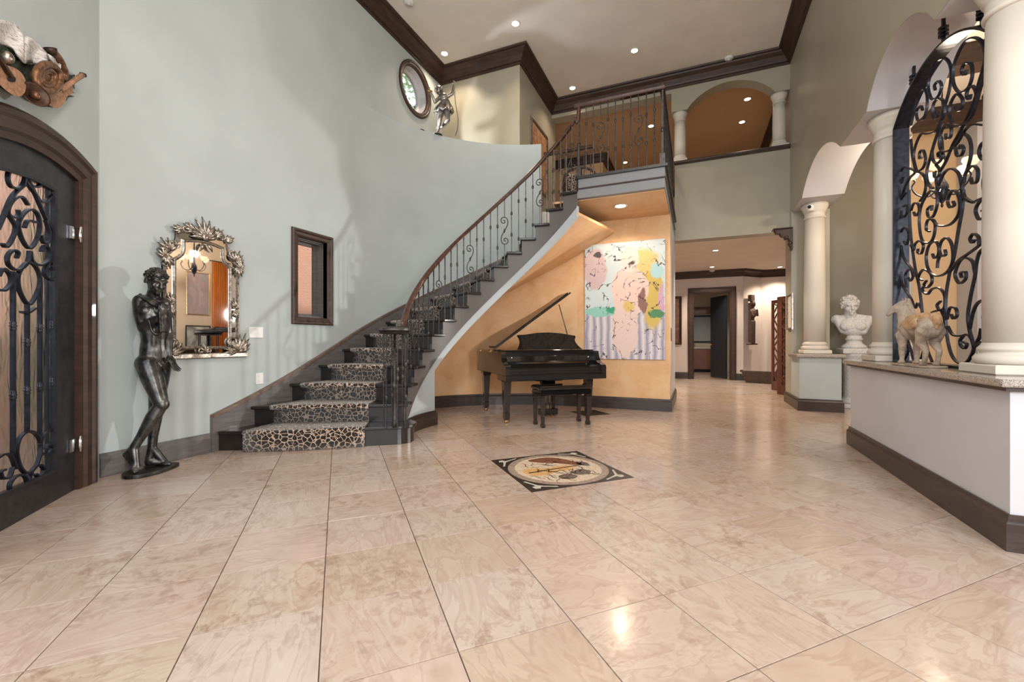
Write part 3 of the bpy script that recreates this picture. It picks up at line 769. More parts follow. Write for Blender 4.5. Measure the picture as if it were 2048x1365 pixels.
# ================================================================ helpers for tracing flat ironwork on its own plane
def ray(px, py):
    X, Z = (px - 1024) / FPX, (682.5 - py) / FPX
    x, y = c2w(X, 1); return Vector((x, y, Z))
def on_plane(px, py, p0, n):
    d = ray(px, py); c = Vector((0, 0, HC)); t = (Vector(p0) - c).dot(Vector(n)) / d.dot(Vector(n)); return c + d * t
def plane_sweep(path, prof, fn, closed=True):
    """profile (inward offset, depth) round a 2D path lying in a plane; fn(u,v,d) -> xyz; path counter-clockwise, offset inward"""
    P = [Vector(p) for p in path]; n = len(P); m = len(prof); vs = []
    for i in range(n):
        a = P[i - 1] if (i or closed) else None; b = P[(i + 1) % n] if (i < n - 1 or closed) else None
        def nr(p, q): d = (q - p).normalized(); return Vector((-d.y, d.x))
        if a is None: nn = nr(P[i], b)
        elif b is None: nn = nr(a, P[i])
        else:
            n1, n2 = nr(a, P[i]), nr(P[i], b); nn = (n1 + n2) / max(.3, 1 + n1.dot(n2))
        for o, d in prof: vs.append(fn(P[i].x + nn.x * o, P[i].y + nn.y * o, d))
    fs = []
    for i in range(n if closed else n - 1):
        j = (i + 1) % n
        for k in range(m): fs.append((i * m + k, i * m + (k + 1) % m, j * m + (k + 1) % m, j * m + k))
    if not closed: fs.append(tuple(range(m))); fs.append(tuple((n - 1) * m + k for k in range(m))[::-1])
    return MB().add(vs, fs)

# ================================================================ FRONT DOOR
door = struct(thing('door_1', 'arched dark steel front door with wrought iron scrolls over textured glass', 'door', dw(.8, 0)))
DLc = Vector(door.location)
def dpart(m, name, mat, parent=door, **k):
    m.v = [(p[0] - DLc.x, p[1] - DLc.y, p[2] - DLc.z) for p in m.v]; return m.build(name, mat, parent, **k)
def arch_path(t0, t1, top, n=16): return [(t0, .002)] + [(t0 + (t1 - t0) * k / n, arch_z(t0 + (t1 - t0) * k / n, top)) for k in range(n + 1)] + [(t1, .002)]
# casing swept round the opening (path runs so that inward is towards the door)
pth = arch_path(.115, 1.56, 2.525)[::-1]
dpart(plane_sweep(pth, [(0, 0), (0, -.03), (.02, -.045), (.05, -.045), (.07, -.03), (.13, -.03), (.15, -.012), (.19, -.005), (.19, .10), (.08, .10), (.08, 0)], dw, False), 'casing', M['crown'])
leaf_o = arch_path(.31, 1.37, 2.335)[::-1]
t0, t1 = .53, 1.15
dpart(MB().slab([leaf_o, [(t0, .20)] + [(t0 + (t1 - t0) * k / 12, arch_z(t0 + (t1 - t0) * k / 12, 2.16)) for k in range(13)] + [(t1, .20)]], .02, .09, dw), 'leaf_frame', M['doorsteel'])
gl_o = [(t0, .20)] + [(t0 + (t1 - t0) * k / 12, arch_z(t0 + (t1 - t0) * k / 12, 2.16)) for k in range(13)] + [(t1, .20)]
def glassmat():
    t = NT('rain_glass'); v = t.coord('Object', (13, 13, 5)); n = t.noise(v, 1.0, 1, .5, .9); t.bump(n.outputs[0], .4, .02)
    return t.fin((.95, .97, 1.0), .2, trans=1, ior=1.3)
M['rainglass'] = glassmat()
dpart(MB().slab([gl_o], .052, .058, dw), 'glass_pane', M['rainglass'])
dpart(plane_sweep(gl_o[::-1], [(0, .02), (0, .012), (.018, .016), (.018, .03)], dw), 'glazing_bead', M['doorsteel'])
dn = (DN.x, DN.y, 0); dpl = dw(.8, 1, .036)
def dz1(x, y): return (x * .2933, 300 + y * .2933)
def dz2(x, y): return (x * .3003, 680 + y * .3003)
SCRL = [
 (dz1, [(52, 190), (68, 130), (110, 118), (155, 135), (168, 190), (150, 245), (110, 262), (70, 245)], 1),
 (dz1, [(195, 200), (210, 160), (240, 150), (272, 165), (285, 205), (265, 245), (235, 252), (207, 235)], 1),
 (dz1, [(175, 215), (230, 290), (280, 355), (320, 340), (370, 305), (420, 320), (432, 370), (405, 412), (375, 400)], 0),
 (dz1, [(215, 250), (290, 420), (360, 570), (410, 670), (425, 730)], 0),
 (dz1, [(190, 375), (150, 322), (100, 330), (60, 385), (55, 435), (90, 462), (125, 442), (122, 408)], 0),
 (dz1, [(165, 235), (80, 320), (20, 460), (-15, 540)], 0),
 (dz1, [(212, 405), (160, 435), (125, 510), (150, 610), (200, 672), (250, 610), (270, 520), (255, 440)], 1),
 (dz1, [(165, 530), (190, 482), (245, 495)], 0),
 (dz1, [(55, 440), (105, 530), (75, 620), (40, 662), (15, 640)], 0),
 (dz1, [(310, 480), (337, 570), (325, 628), (295, 632), (275, 580)], 0),
 (dz1, [(200, 690), (185, 770), (120, 820), (62, 790), (50, 730), (85, 685), (122, 700), (112, 738)], 0),
 (dz1, [(205, 690), (220, 760), (275, 787), (335, 745), (335, 680), (300, 655), (280, 692)], 0),
 (dz1, [(195, 765), (140, 815), (120, 890), (140, 980), (195, 1055), (250, 980), (272, 890), (250, 810)], 1),
 (dz1, [(345, 815), (368, 795), (345, 763), (308, 800), (303, 850), (340, 885), (385, 880), (430, 825)], 0),
 (dz1, [(-10, 860), (20, 810), (65, 850), (72, 910), (30, 957), (-10, 955)], 0),
 (dz1, [(145, 1105), (185, 1112), (235, 1080)], 0),
 (dz2, [(190, 610), (130, 655), (110, 750), (135, 850), (185, 890), (245, 830), (270, 720), (250, 640)], 1),
 (dz2, [(265, 700), (290, 630), (350, 600), (412, 650), (425, 745), (375, 885)], 0),
 (dz2, [(272, 757), (320, 765), (347, 722), (320, 698), (305, 728)], 0),
 (dz2, [(185, 945), (220, 860), (265, 835), (292, 870), (262, 917), (235, 895)], 0),
 (dz2, [(190, 1000), (165, 910), (110, 908), (65, 960), (75, 1017), (108, 990)], 0),
 (dz2, [(105, 860), (70, 770), (20, 765), (-15, 785)], 0),
 (dz2, [(85, 850), (60, 915), (15, 922), (3, 880), (32, 865)], 0)]
for f, pts, cl in SCRL:
    P3 = [on_plane(*f(*p), dpl, dn) for p in pts]
    dpart(MB().tube(spline(P3, 7, bool(cl)), 1, closed=bool(cl), flat=(.012, .022), up=dn), 'door_scroll', M['ironblack'])
for xa, ya, xb, yb in ((95, 830, 80, 760), (190, 1055, 175, 610), (272, 900, 265, 640), (358, 890, 350, 600)):
    a, b = on_plane(*dz1(xa, ya), dpl, dn), on_plane(*dz2(xb, yb), dpl, dn)
    x, y = (a.x + b.x) / 2, (a.y + b.y) / 2
    m = MB(); m.box((x, y, (a.z + b.z) / 2), (.02, .02, a.z - b.z), R(45))
    for q in (.32, .7): m.lathe([(r * 1.1, k * 1.2 + b.z + (a.z - b.z) * q) for r, k in KN], (x, y, 0), 8)
    dpart(m, 'door_bar', M['ironblack'])
for z in (1.9, .34):
    m = MB(); p = dw(.305, z, -.012); m.lathe([(.004, -.06), (.011, -.055), (.011, .055), (.004, .06)], p, 10); m.box(dw(.35, z, .012), (.06, .012, .09), R(-45))
    dpart(m, 'hinge', M['chrome'])
# what stands outside the glass
M['stucco'] = NT('terracotta_stucco'); _t = M['stucco']; _v = _t.coord('Object'); _n = _t.noise(_v, 70, 6, .7)
_c = _t.ramp(_n.outputs[0], [(.3, lin(226, 160, 132)), (.6, lin(244, 198, 174))]); _t.bump(_n.outputs[0], .8, .02); M['stucco'] = _t.fin(_c, .9)
struct(MB().bx(-7.6, -7.4, .5, 4.6, -.1, 4.2).build('wall_porch', M['stucco'], loc=(-6.1, 3, 0)))
struct(MB().bx(-7.3, -7.15, 5.0, 8.6, 0, 5.0).build('wall_porch_return', M['stucco'], loc=(-5.7, 5.5, 0)))

# ================================================================ WINDOW ON THE LEFT WALL
win = struct(thing('window_1', 'tall narrow window with dark wood casing above the stair', 'window', (XL, 4.015, 1.3)))
def lpart(m, name, mat, parent, **k):
    L = Vector(parent.location); m.v = [(p[0] - L.x, p[1] - L.y, p[2] - L.z) for p in m.v]; return m.build(name, mat, parent, **k)
fw = lambda u, v, d: (XL + d, u, v)
rect = lambda a, b, c, d: [(a, c), (a, d), (b, d), (b, c)]
rcc = lambda a, b, c, d: [(a, c), (b, c), (b, d), (a, d)]
lpart(plane_sweep(rcc(WIN[0] - .09, WIN[1] + .09, WIN[2] - .09, WIN[3] + .09), [(0, .001), (0, .022), (.012, .034), (.03, .034), (.045, .022), (.075, .018), (.09, .008), (.09, -.06), (.09, -.06)], fw), 'casing', M['crown'], win)
lpart(plane_sweep(rcc(*WIN), [(0, -.06), (.012, -.06), (.012, -.09), (.024, -.09), (.024, -.24), (0, -.24)], fw), 'jamb', M['skirt'], win)
lpart(plane_sweep(rcc(WIN[0] + .024, WIN[1] - .024, WIN[2] + .024, WIN[3] - .024), [(0, -.17), (.03, -.17), (.03, -.21), (0, -.21)], fw), 'sash', M['skirt'], win)
def clearglass():
    t = NT('clear_glass'); return t.fin((.97, .98, .98), .0, trans=1, ior=1.1)
M['glass'] = clearglass()
lpart(MB().bx(XL - .192, XL - .188, WIN[0] + .05, WIN[1] - .05, WIN[2] + .05, WIN[3] - .05), 'pane', M['glass'], win)
# round window
oc = struct(thing('window_2', 'small round window with moulded wood ring high above the ledge', 'window', (XL, OC[0], OC[1])))
ring = circ(OC[0], OC[1], OC[2] + .085, 40)
lpart(plane_sweep(ring, [(0, .001), (0, .02), (.015, .034), (.035, .034), (.045, .022), (.07, .022), (.09, .01), (.094, -.012), (.094, -.03), (.075, -.03), (.075, .001)], fw), 'ring_casing', M['crown'], oc)
lpart(plane_sweep(circ(OC[0], OC[1], OC[2] - .002, 40), [(0, -.031), (.01, -.031), (.01, -.15), (.05, -.16), (.06, -.2), (0, -.2)], fw), 'reveal', M['white'], oc)
lpart(MB().slab([circ(OC[0], OC[1], OC[2] - .05, 48)], -.19, -.186, fw), 'pane', M['glass'], oc)

# ================================================================ COLUMNS
def column(label, x, y, z0, z1, r=.15, group='cream columns of the entry hall'):
    t = thing('column', label, 'column', (x, y, z0), 0, group); H = z1 - z0; k = r / .15
    MB().bbox(-.19 * k, .19 * k, -.19 * k, .19 * k, 0.001, .06 * k, .008).build('plinth', M['cream'], t)
    MB().lathe([(.16 * k, .06 * k), (.18 * k, .062 * k), (.192 * k, .08 * k), (.192 * k, .10 * k), (.178 * k, .12 * k), (.162 * k, .124 * k), (.16 * k, .136 * k), (.172 * k, .145 * k), (.172 * k, .16 * k), (.158 * k, .17 * k), (.15 * k, .19 * k)], seg=40).build('column_base', M['cream'], t)
    MB().lathe([(r, .19 * k), (r, H * .35), (r * .965, H * .65), (r * .90, H - .24 * k)], seg=40).build('shaft', M['cream'], t)
    MB().lathe([(r * .9, H - .24 * k), (r * 1.0, H - .235 * k), (r * 1.02, H - .22 * k), (r * .98, H - .205 * k), (r * .93, H - .2 * k), (r * .93, H - .14 * k), (r * 1.02, H - .13 * k), (r * 1.06, H - .11 * k), (r * 1.2, H - .06 * k), (r * 1.24, H - .05 * k), (r * 1.24, H - .002)], seg=40).build('capital', M['cream'], t)
    return t
column('cream column on the low pier beside the hall opening, small camera on its capital', 1.80, 8.42, .901, ZS - .005)
column('cream column at the far end of the knee wall behind the horse statue', 1.80, 5.42, ZCAP, ZS - .005)
column('cream column at the near end of the knee wall, cut off by the right picture edge', 1.80, 3.60, ZCAP, ZS - .005)
column('small cream column on the upper sill beside the stair landing railing', -.27, 8.97, 4.551, 5.518, .105, 'small columns of the upper arch')
column('small cream column on the upper sill by the right wall', 1.385, 8.97, 4.551, 5.518, .105, 'small columns of the upper arch')
sc_ = thing('security_camera', 'tiny white ball camera with dark lens fixed to the pier column capital', 'camera', (1.70, 8.225, 3.24), R(-20))
MB().bbox(-.05, .05, .0, .05, -.05, .06, .01).build('mount', M['plastic'], sc_)
MB().ell((0, -.02, 0), .055).build('ball', M['plastic'], sc_); MB().lathe([(.004, 0), (.026, .002), (.026, .012), (.004, .014)], (0, -.072, 0), 14, M=Matrix.Rotation(R(90), 3, 'X')).build('lens', M['black'], sc_)

# ================================================================ IRON GRILLE
gri = thing('iron_grille', 'tall arched wrought iron grille of curling scrolls between two columns on the knee wall', 'grille', (1.80, 4.5, ZCAP))
GX = 1.80
def gpart(m, name, **k): return lpart(m, name, M['ironblack'], gri, **k)
ga = [(3.78, ZCAP + .006), (3.78, 3.12)] + arc_pts(3.78, 5.22, 3.12, 3.42, 22) + [(5.22, 3.12), (5.22, ZCAP + .006)]
gouter = [(3.78, ZCAP + .004)] + arc_pts(3.78, 5.22, 3.13, 3.42, 24) + [(5.22, ZCAP + .004)]
gpart(plane_sweep(gouter[::-1], [(0, -.06), (.016, -.06), (.016, .06), (0, .06)], lambda u, v, d: (GX + d, u, v)), 'frame')
def ga1(x, y): return (1780 + x * .2785, 20 + y * .2785)
def gb1(x, y): return (1780 + x * .2785, 380 + y * .2785)
GS = [
 (ga1, [(550, 430), (540, 465), (515, 450), (525, 400), (560, 375), (587, 400), (590, 480), (560, 560), (500, 592), (457, 530), (455, 420), (490, 310), (540, 230), (600, 197), (660, 230), (686, 320), (670, 420), (640, 520), (610, 640), (560, 760), (500, 880), (450, 970), (400, 1090), (350, 1180), (343, 1265)]),
 (ga1, [(325, 575), (320, 540), (350, 510), (370, 550), (345, 620), (300, 640), (275, 560), (290, 470), (340, 370), (390, 345), (430, 390), (440, 480), (420, 600), (390, 700), (360, 830), (320, 950), (290, 1060), (265, 1160), (275, 1250), (310, 1282)]),
 (ga1, [(235, 720), (220, 690), (190, 730), (200, 790), (240, 780), (265, 700), (265, 610), (240, 565), (200, 620), (170, 740), (150, 830)]),
 (ga1, [(470, 690), (485, 722), (515, 700), (520, 640), (480, 603), (440, 660), (425, 740), (450, 820), (520, 825), (580, 770), (620, 670), (650, 560), (700, 400)]),
 (ga1, [(580, 605), (570, 640), (550, 620), (560, 570), (590, 545), (615, 580), (625, 640)]),
 (ga1, [(330, 730), (345, 755), (320, 780), (305, 740), (315, 670), (350, 635), (385, 660), (390, 740), (360, 810), (330, 870), (270, 890), (225, 890), (185, 970), (170, 1060), (190, 1155)]),
 (ga1, [(400, 890), (405, 925), (435, 910), (440, 850), (410, 820), (370, 870), (355, 950), (370, 1010), (420, 1012), (480, 960), (540, 862), (600, 822), (690, 828)]),
 (ga1, [(520, 880), (560, 910), (580, 960), (582, 1040), (560, 1130), (535, 1200), (520, 1290), (528, 1350)]),
 (ga1, [(470, 985), (480, 1042), (510, 1046), (530, 1000), (508, 970), (498, 1000)]),
 (ga1, [(530, 1240), (545, 1170), (590, 1120), (630, 1150), (625, 1230), (592, 1245), (580, 1205)]),
 (ga1, [(230, 1060), (212, 1065), (215, 1020), (240, 1010), (256, 1080), (232, 1140), (190, 1152), (170, 1090), (158, 1020), (150, 930)]),
 (ga1, [(95, 1200), (80, 1245), (65, 1220), (80, 1160), (105, 1130), (180, 1160), (140, 1210), (105, 1280), (80, 1365)]),
 (ga1, [(180, 1160), (235, 1180), (258, 1250), (243, 1330), (215, 1375)]),
 (ga1, [(300, 1010), (310, 1080), (340, 1102), (375, 1060), (370, 1020), (345, 1030), (350, 1055)]),
 (ga1, [(330, 1110), (357, 1150), (350, 1195), (320, 1200), (315, 1165)]),
 (ga1, [(345, 1265), (390, 1172), (440, 1140), (490, 1170), (512, 1250), (520, 1340)]),
 (ga1, [(715, 935), (660, 960), (640, 1020), (660, 1070), (715, 1078)]), (ga1, [(720, 1140), (672, 1220), (685, 1340), (720, 1380)]), (ga1, [(720, 560), (675, 620), (692, 668)]),
 (ga1, [(520, 1290), (545, 1360), (600, 1385)]),
 (gb1, [(528, 0), (520, 130), (490, 300), (460, 480), (430, 590), (405, 740), (400, 880), (410, 1050), (440, 1180), (490, 1242), (550, 1240), (600, 1150), (590, 1080), (570, 1000), (560, 900), (580, 760), (610, 620), (622, 520), (650, 440), (715, 405)]),
 (gb1, [(430, 590), (490, 510), (560, 460), (640, 400), (715, 318)]), (gb1, [(610, 360), (590, 380), (575, 350), (600, 315), (635, 340), (640, 400)]),
 (gb1, [(305, 460), (320, 490), (345, 470), (350, 410), (325, 370), (280, 400), (260, 490), (280, 580), (340, 620), (410, 590), (450, 510), (445, 400), (410, 345), (370, 370), (355, 430), (370, 475), (400, 465), (395, 430)]),
 (gb1, [(340, 562), (345, 510), (360, 470)]),
 (gb1, [(300, 150), (300, 115), (270, 140), (275, 190), (310, 190), (340, 100), (330, 20), (290, 10), (250, 60), (220, 130), (210, 240), (230, 360), (280, 382), (312, 340), (325, 260), (310, 215), (270, 220), (260, 280), (285, 300)]),
 (gb1, [(300, 210), (350, 257), (430, 250), (490, 180), (502, 90), (480, 20), (445, 8), (415, 75), (430, 125), (462, 110), (452, 82)]),
 (gb1, [(150, 395), (170, 432), (180, 390), (215, 365), (240, 400), (225, 457), (200, 450), (202, 422)]),
 (gb1, [(150, 150), (170, 100), (200, 100), (210, 150), (187, 187), (170, 160)]),
 (gb1, [(232, 650), (215, 640), (205, 620), (240, 573), (290, 600), (302, 660), (270, 702), (243, 685), (262, 652)]),
 (gb1, [(240, 690), (235, 725), (270, 750), (300, 715), (350, 705), (390, 750), (392, 840), (360, 867), (338, 830), (365, 800)]),
 (gb1, [(392, 862), (340, 868), (300, 882)]), (gb1, [(370, 870), (392, 930), (385, 1010), (345, 1075)]),
 (gb1, [(515, 630), (508, 598), (542, 590), (542, 640), (500, 672), (468, 620), (478, 560), (505, 508), (545, 488), (592, 515), (612, 600)]),
 (gb1, [(410, 930), (430, 850), (470, 850), (482, 900), (455, 926), (440, 895)]),
 (gb1, [(415, 980), (450, 1040), (510, 1050), (560, 1040), (592, 1080)]), (gb1, [(528, 1048), (505, 1080), (507, 1115), (535, 1140), (552, 1110), (530, 1092)]),
 (gb1, [(600, 1130), (640, 1065), (655, 995)]), (gb1, [(600, 1135), (650, 1095), (715, 1102)]),
 (gb1, [(572, 1000), (600, 870), (640, 805), (715, 785)]), (gb1, [(720, 865), (670, 910), (692, 955)]),
 (gb1, [(138, 0), (140, 150), (150, 330), (180, 560), (210, 700), (232, 880), (245, 1010)]),
 (gb1, [(60, 405), (100, 490), (150, 560), (192, 625)]), (gb1, [(130, 630), (145, 655), (165, 620), (145, 570), (110, 610), (118, 700)]),
 (gb1, [(55, 590), (90, 680), (150, 780), (180, 850), (200, 812), (225, 850)]),
 (gb1, [(100, 370), (120, 392), (135, 320), (110, 270), (75, 310), (60, 405)]),
 (gb1, [(95, 120), (122, 110), (120, 170), (90, 197), (65, 150), (80, 70), (115, 20)]),
 (gb1, [(60, 1240), (105, 1215), (132, 1150), (115, 1060)]), (gb1, [(110, 1040), (150, 1150), (172, 1225), (190, 1130), (200, 1040)]), (gb1, [(255, 1030), (250, 1120), (222, 1215)]), (gb1, [(245, 1030), (270, 1150), (302, 1235)]),
 (gb1, [(530, 50), (590, 86), (640, 70), (715, 38)]), (gb1, [(660, 150), (692, 150), (682, 192), (640, 212), (615, 150), (640, 90), (700, 58)]),
]
for f, pts in GS:
    P3 = [on_plane(*f(*p), (GX, 0, 0), (1, 0, 0)) for p in pts]
    P3 = [Vector((p.x, min(max(p.y, 3.79), 5.212), p.z)) for p in P3]
    gpart(MB().tube(spline(P3, 6), 1, flat=(.012, .018), up=(1, 0, 0)), 'scroll')
for y in (3.95, 4.45, 4.95):
    zt = max(z for yy, z in arc_pts(3.9, 5.2, ZS, 3.67, 40) if abs(yy - y) < .03); zb = max(z for yy, z in arc_pts(3.78, 5.22, 3.13, 3.42, 40) if abs(yy - y) < .03)
    m = MB().box((GX, y, (zt + zb) / 2), (.02, .02, zt - zb + .01))
    for k in (-1, 0, 1): m.lathe([(.01, -.008), (.034, -.006), (.034, .006), (.01, .008)], (GX, y, (zt + zb) / 2 + k * .03), 8)
    gpart(m, 'tie_spike')

# ================================================================ RECESSED LIGHTS, DETECTORS
M['lampwarm'] = glow('lamp_warm', (1.0, .86, .66), 14)
M['trimring'] = plain('lamp_trim_white', lin(230, 224, 214), .4)
WARM = (1.0, .80, .58)
def can(label, x, y, z, power, r=.075, deg=120, grp='recessed ceiling lights', col=WARM, blend=.7):
    t = thing('recessed_light', label, 'ceiling light', (x, y, z), 0, grp)
    MB().lathe([(r * .72, -.001), (r, -.001), (r, -.007), (r * .92, -.012), (r * .78, -.008), (r * .72, -.004)], seg=24).build('trim_ring', M['trimring'], t)
    MB().lathe([(.002, -.0015), (r * .72, -.0015), (r * .72, -.006), (.002, -.006)], seg=20).build('lamp', M['lampwarm'], t)
    s = spot('lamp_light', (x, y, z - .03), power, col, deg, blend, .05); return t
def at_ceiling(px, py, z):
    d = ray(px, py); k = (z - HC) / d.z; return d.x * k, d.y * k
for lab, px, py, pw in (('recessed light in the main ceiling nearest the camera, left of centre', 1031, 47, 60), ('recessed light in the main ceiling in front of the round window niche', 889, 107, 70),
                        ('recessed light in the main ceiling right of centre', 1269, 101, 60), ('recessed light in the main ceiling beside the crown above the landing', 1145, 176, 60)):
    can(lab, *at_ceiling(px, py, ZC), ZC, pw)
can('large recessed light in the orange alcove ceiling above the piano', *at_ceiling(1241, 412, 3.09), 3.09, 38, .10, 150, blend=.35)
for lab, px, py in (('recessed light in the upper hall ceiling behind the landing balusters', 1302, 252), ('recessed light in the upper hall ceiling low above the landing nosing', 1250, 325),
                    ('recessed light in the upper hall ceiling seen high in the arch', 1495, 198), ('recessed light in the upper hall ceiling seen lower in the arch', 1484, 244)):
    can(lab, *at_ceiling(px, py, 5.95), 5.95, 30)
for lab, px, py in (('recessed light in the lower hall ceiling, nearest the header', 1437, 478), ('recessed light in the lower hall ceiling, second from the header', 1431, 501),
                    ('recessed light in the lower hall ceiling in front of the bathroom door', 1424, 534), ('recessed light in the lower hall ceiling at the right above the screen', 1560, 534)):
    can(lab, *at_ceiling(px, py, 3.12), 3.12, 230)
can('added recessed light in the bathroom ceiling beyond the hall doorway', .3, 15.6, 3.12, 120)  # extra can put in to lift the dark bathroom
def detector(label, px, py, z):
    x, y = at_ceiling(px, py, z); t = thing('smoke_detector', label, 'smoke detector', (x, y, z), 0, 'smoke detectors')
    MB().lathe([(.002, -.002), (.075, -.002), (.075, -.02), (.06, -.035), (.002, -.04)], seg=24).build('housing', M['plastic'], t)
    MB().lathe([(.002, -.04), (.02, -.041), (.02, -.048), (.002, -.05)], seg=14).build('sensor', M['trimring'], t)
detector('round white smoke detector on the main ceiling near the right crown', 1458, 115, ZC)
detector('round white smoke detector on the main ceiling at the top edge of the picture', 818, 3, ZC)
detector('round white smoke detector on the lower hall ceiling before the bathroom door', 1424, 541, 3.12)
# uplight on the ledge behind the dancing statue
ul = thing('ledge_uplight', 'small dark uplight standing on the ledge beside the dancing statue', 'lamp', (-4.15, 5.95, 4.546))
MB().lathe([(.05, .001), (.055, .008), (.055, .03), (.048, .036), (.045, .03), (.02, .028)], seg=18).build('can', M['black'], ul)
MB().lathe([(.002, .029), (.042, .029), (.042, .033), (.002, .034)], seg=16).build('lens', M['lampwarm'], ul)
spot('ledge_uplight_light', (-4.15, 5.95, 4.62), 75, (.95, .98, 1.0), 80, .25, .03, (-3.0, 7.0, 5.15))
# wall plates on the left wall
def plate(name, label, cat, y, z, w_, h_, toggles):
    t = thing(name, label, cat, (XL + .001, y, z))
    MB().bbox(0, .008, -w_ / 2, w_ / 2, -h_ / 2, h_ / 2, .003).build('plate', M['plastic'], t)
    for k in toggles: MB().bbox(.008, .014, k - .017, k + .017, -.033, .033, .002).build('rocker', M['plastic'], t)
plate('wall_control', 'blank white rectangular control panel on the sage wall right of the mirror', 'wall panel', 3.25, 1.20, .16, .12, ())
plate('light_switch', 'small white double rocker switch low on the sage wall near the stair skirt', 'light switch', 3.29, .69, .085, .125, (0,))
# ================================================================ GRAND PIANO
PR = YAW + R(20.0)
pc = c2w(.53, 5.97)
pia = thing('grand_piano', 'black baby grand piano with its lid propped open in the alcove', 'piano', (*pc, 0), PR)
rim = [(-.74, .02), (-.74, 1.05), (-.71, 1.17), (-.62, 1.26), (-.48, 1.29), (-.33, 1.26), (-.18, 1.15), (-.02, .98), (.16, .82), (.38, .70), (.58, .60), (.69, .50), (.735, .38), (.74, .02)]
rims = [tuple(v) for v in spline(rim, 4)]
inn = [tuple(v) for v in spline([(x * .955, .05 + (y - .02) * .955) for x, y in rim], 4)]
id3 = lambda u, v, d: (u, v, d)
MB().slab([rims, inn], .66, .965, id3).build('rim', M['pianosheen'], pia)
MB().slab([inn], .80, .82, id3).build('soundboard', M['brass'], pia)
MB().slab([rims], .655, .66, id3).build('bottom_frame', M['black'], pia)
# keyboard end: keybed, arms, fallboard, keyslip
MB().bbox(-.74, .74, -.25, .10, .585, .66, .006).build('keybed', M['piano'], pia)
arm = [(-.25, .66), (-.25, .745), (-.235, .775), (-.20, .79), (-.15, .80), (-.10, .83), (-.07, .88), (-.055, .93), (-.05, .965), (.10, .965), (.10, .66)]
for s in (-1, 1):
    MB().slab([arm], s * .665, s * .74, lambda u, v, d: (d, u, v)).build('key_arm', M['piano'], pia)
fb = [(-.235, .662), (-.235, .70), (-.232, .706), (-.215, .708), (-.215, .735), (-.205, .752), (-.12, .775), (-.07, .80), (-.035, .83), (-.03, .90), (-.025, .905), (-.025, .965), (.03, .965), (.03, .662)]
MB().slab([fb], -.664, .664, lambda u, v, d: (d, u, v)).build('fallboard', M['piano'], pia)
MB().bbox(-.66, .66, -.246, -.236, .672, .70, .003).build('keyslip', M['piano'], pia)
for x in (-.58, .58):
    MB().lathe([(.002, 0), (.013, .001), (.013, .006), (.005, .012)], (x, -.032, .88), 14, M=Matrix.Rotation(R(90), 3, 'X')).build('fallboard_knob', M['chrome'], pia)
MB().bbox(-.665, .665, -.03, .22, .966, .984, .004).build('music_shelf', M['piano'], pia)
# music desk with scalloped ends
md = [(-.42, 0), (-.39, .05), (-.375, .10), (-.385, .155), (-.41, .19), (-.40, .205), (-.30, .21), (-.10, .238), (.08, .245), (.26, .235), (.46, .205), (.505, .20), (.51, .18), (.49, .14), (.50, .10), (.54, .05), (.60, 0)]
MB().slab([md], 0, .018, lambda u, v, d: (u, .17 + v * .22 + d, .985 + v)).build('music_desk', M['piano'], pia)
# lid hinged on the bass side, 35 degrees, front flap folded back on top
AL = R(35)
def lidp(w_, y, h): return (-.74 + w_ * math.cos(AL) - h * math.sin(AL), y, .968 + w_ * math.sin(AL) + h * math.cos(AL))
lid2 = [(x + .74, y) for x, y in rims if y > .30]; lo = [(0, .28)] + lid2 + [(1.48, .28)]
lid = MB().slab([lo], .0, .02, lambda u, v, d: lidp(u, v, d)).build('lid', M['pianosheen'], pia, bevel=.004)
MB().slab([[(.06, .285), (1.44, .285), (1.40, .54), (.06, .60)]], .021, .040, lambda u, v, d: lidp(u, v, d)).build('lid_flap', M['piano'], lid, bevel=.004)
MB().tube([(.60, .50, .96), (.36, .46, 1.66)], .007, 8).build('lid_prop', M['piano'], pia)
MB().tube([(.61, .50, .955), (.60, .50, 1.0)], .011, 8).build('prop_clip', M['brass'], pia)
for y in (.45, .95): MB().bbox(-.755, -.735, y - .05, y + .05, .95, .975, .003).build('lid_hinge', M['brass'], pia)
def leg(x, y):
    sq = lambda r, z: [(x - r, y - r, z), (x + r, y - r, z), (x + r, y + r, z), (x - r, y + r, z)]
    rows = [sq(.033, .045), sq(.037, .05), sq(.04, .14), sq(.034, .15), sq(.036, .17), sq(.054, .56), sq(.064, .59), (sq(.07, .60)), sq(.07, .66)]
    vs = sum(rows, []); fs = [(3, 2, 1, 0), tuple(range(len(vs) - 4, len(vs)))]
    for r in range(len(rows) - 1):
        for k in range(4): a = r * 4 + k; c = r * 4 + (k + 1) % 4; fs.append((a, c, c + 4, a + 4))
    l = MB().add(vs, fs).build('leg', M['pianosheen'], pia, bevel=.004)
    m = MB().lathe([(.002, -.007), (.022, -.007), (.022, .007), (.002, .007)], (x, y, .0225), 16, M=Matrix.Rotation(R(90), 3, 'X')); m.lathe([(.012, .03), (.02, .032), (.02, .048), (.004, .05)], (x, y, 0), 12)
    m.build('castor', M['brass'], l)
for x, y in ((-.63, .04), (.62, .04), (-.59, 1.13)): leg(x, y)
# pedal lyre
m = MB(); m.bbox(-.20, .20, .02, .16, .55, .585, .006); m.bbox(-.10, .10, .05, .13, .50, .55, .006)
lyre = m.build('lyre', M['piano'], pia)
for x in (-.085, .085): MB().bbox(x - .018, x + .018, .06, .10, .16, .50, .004).build('lyre_post', M['piano'], lyre)
for x in (-.03, .03): MB().tube([(x, .08, .16), (x, .08, .50)], .005, 8).build('lyre_rod', M['brass'], lyre)
MB().bbox(-.13, .13, .03, .13, .07, .16, .006).build('pedal_box', M['piano'], lyre)
for x in (-.06, 0, .06): MB().bbox(x - .012, x + .012, -.05, .035, .062, .072, .003).build('pedal', M['brass'], lyre)
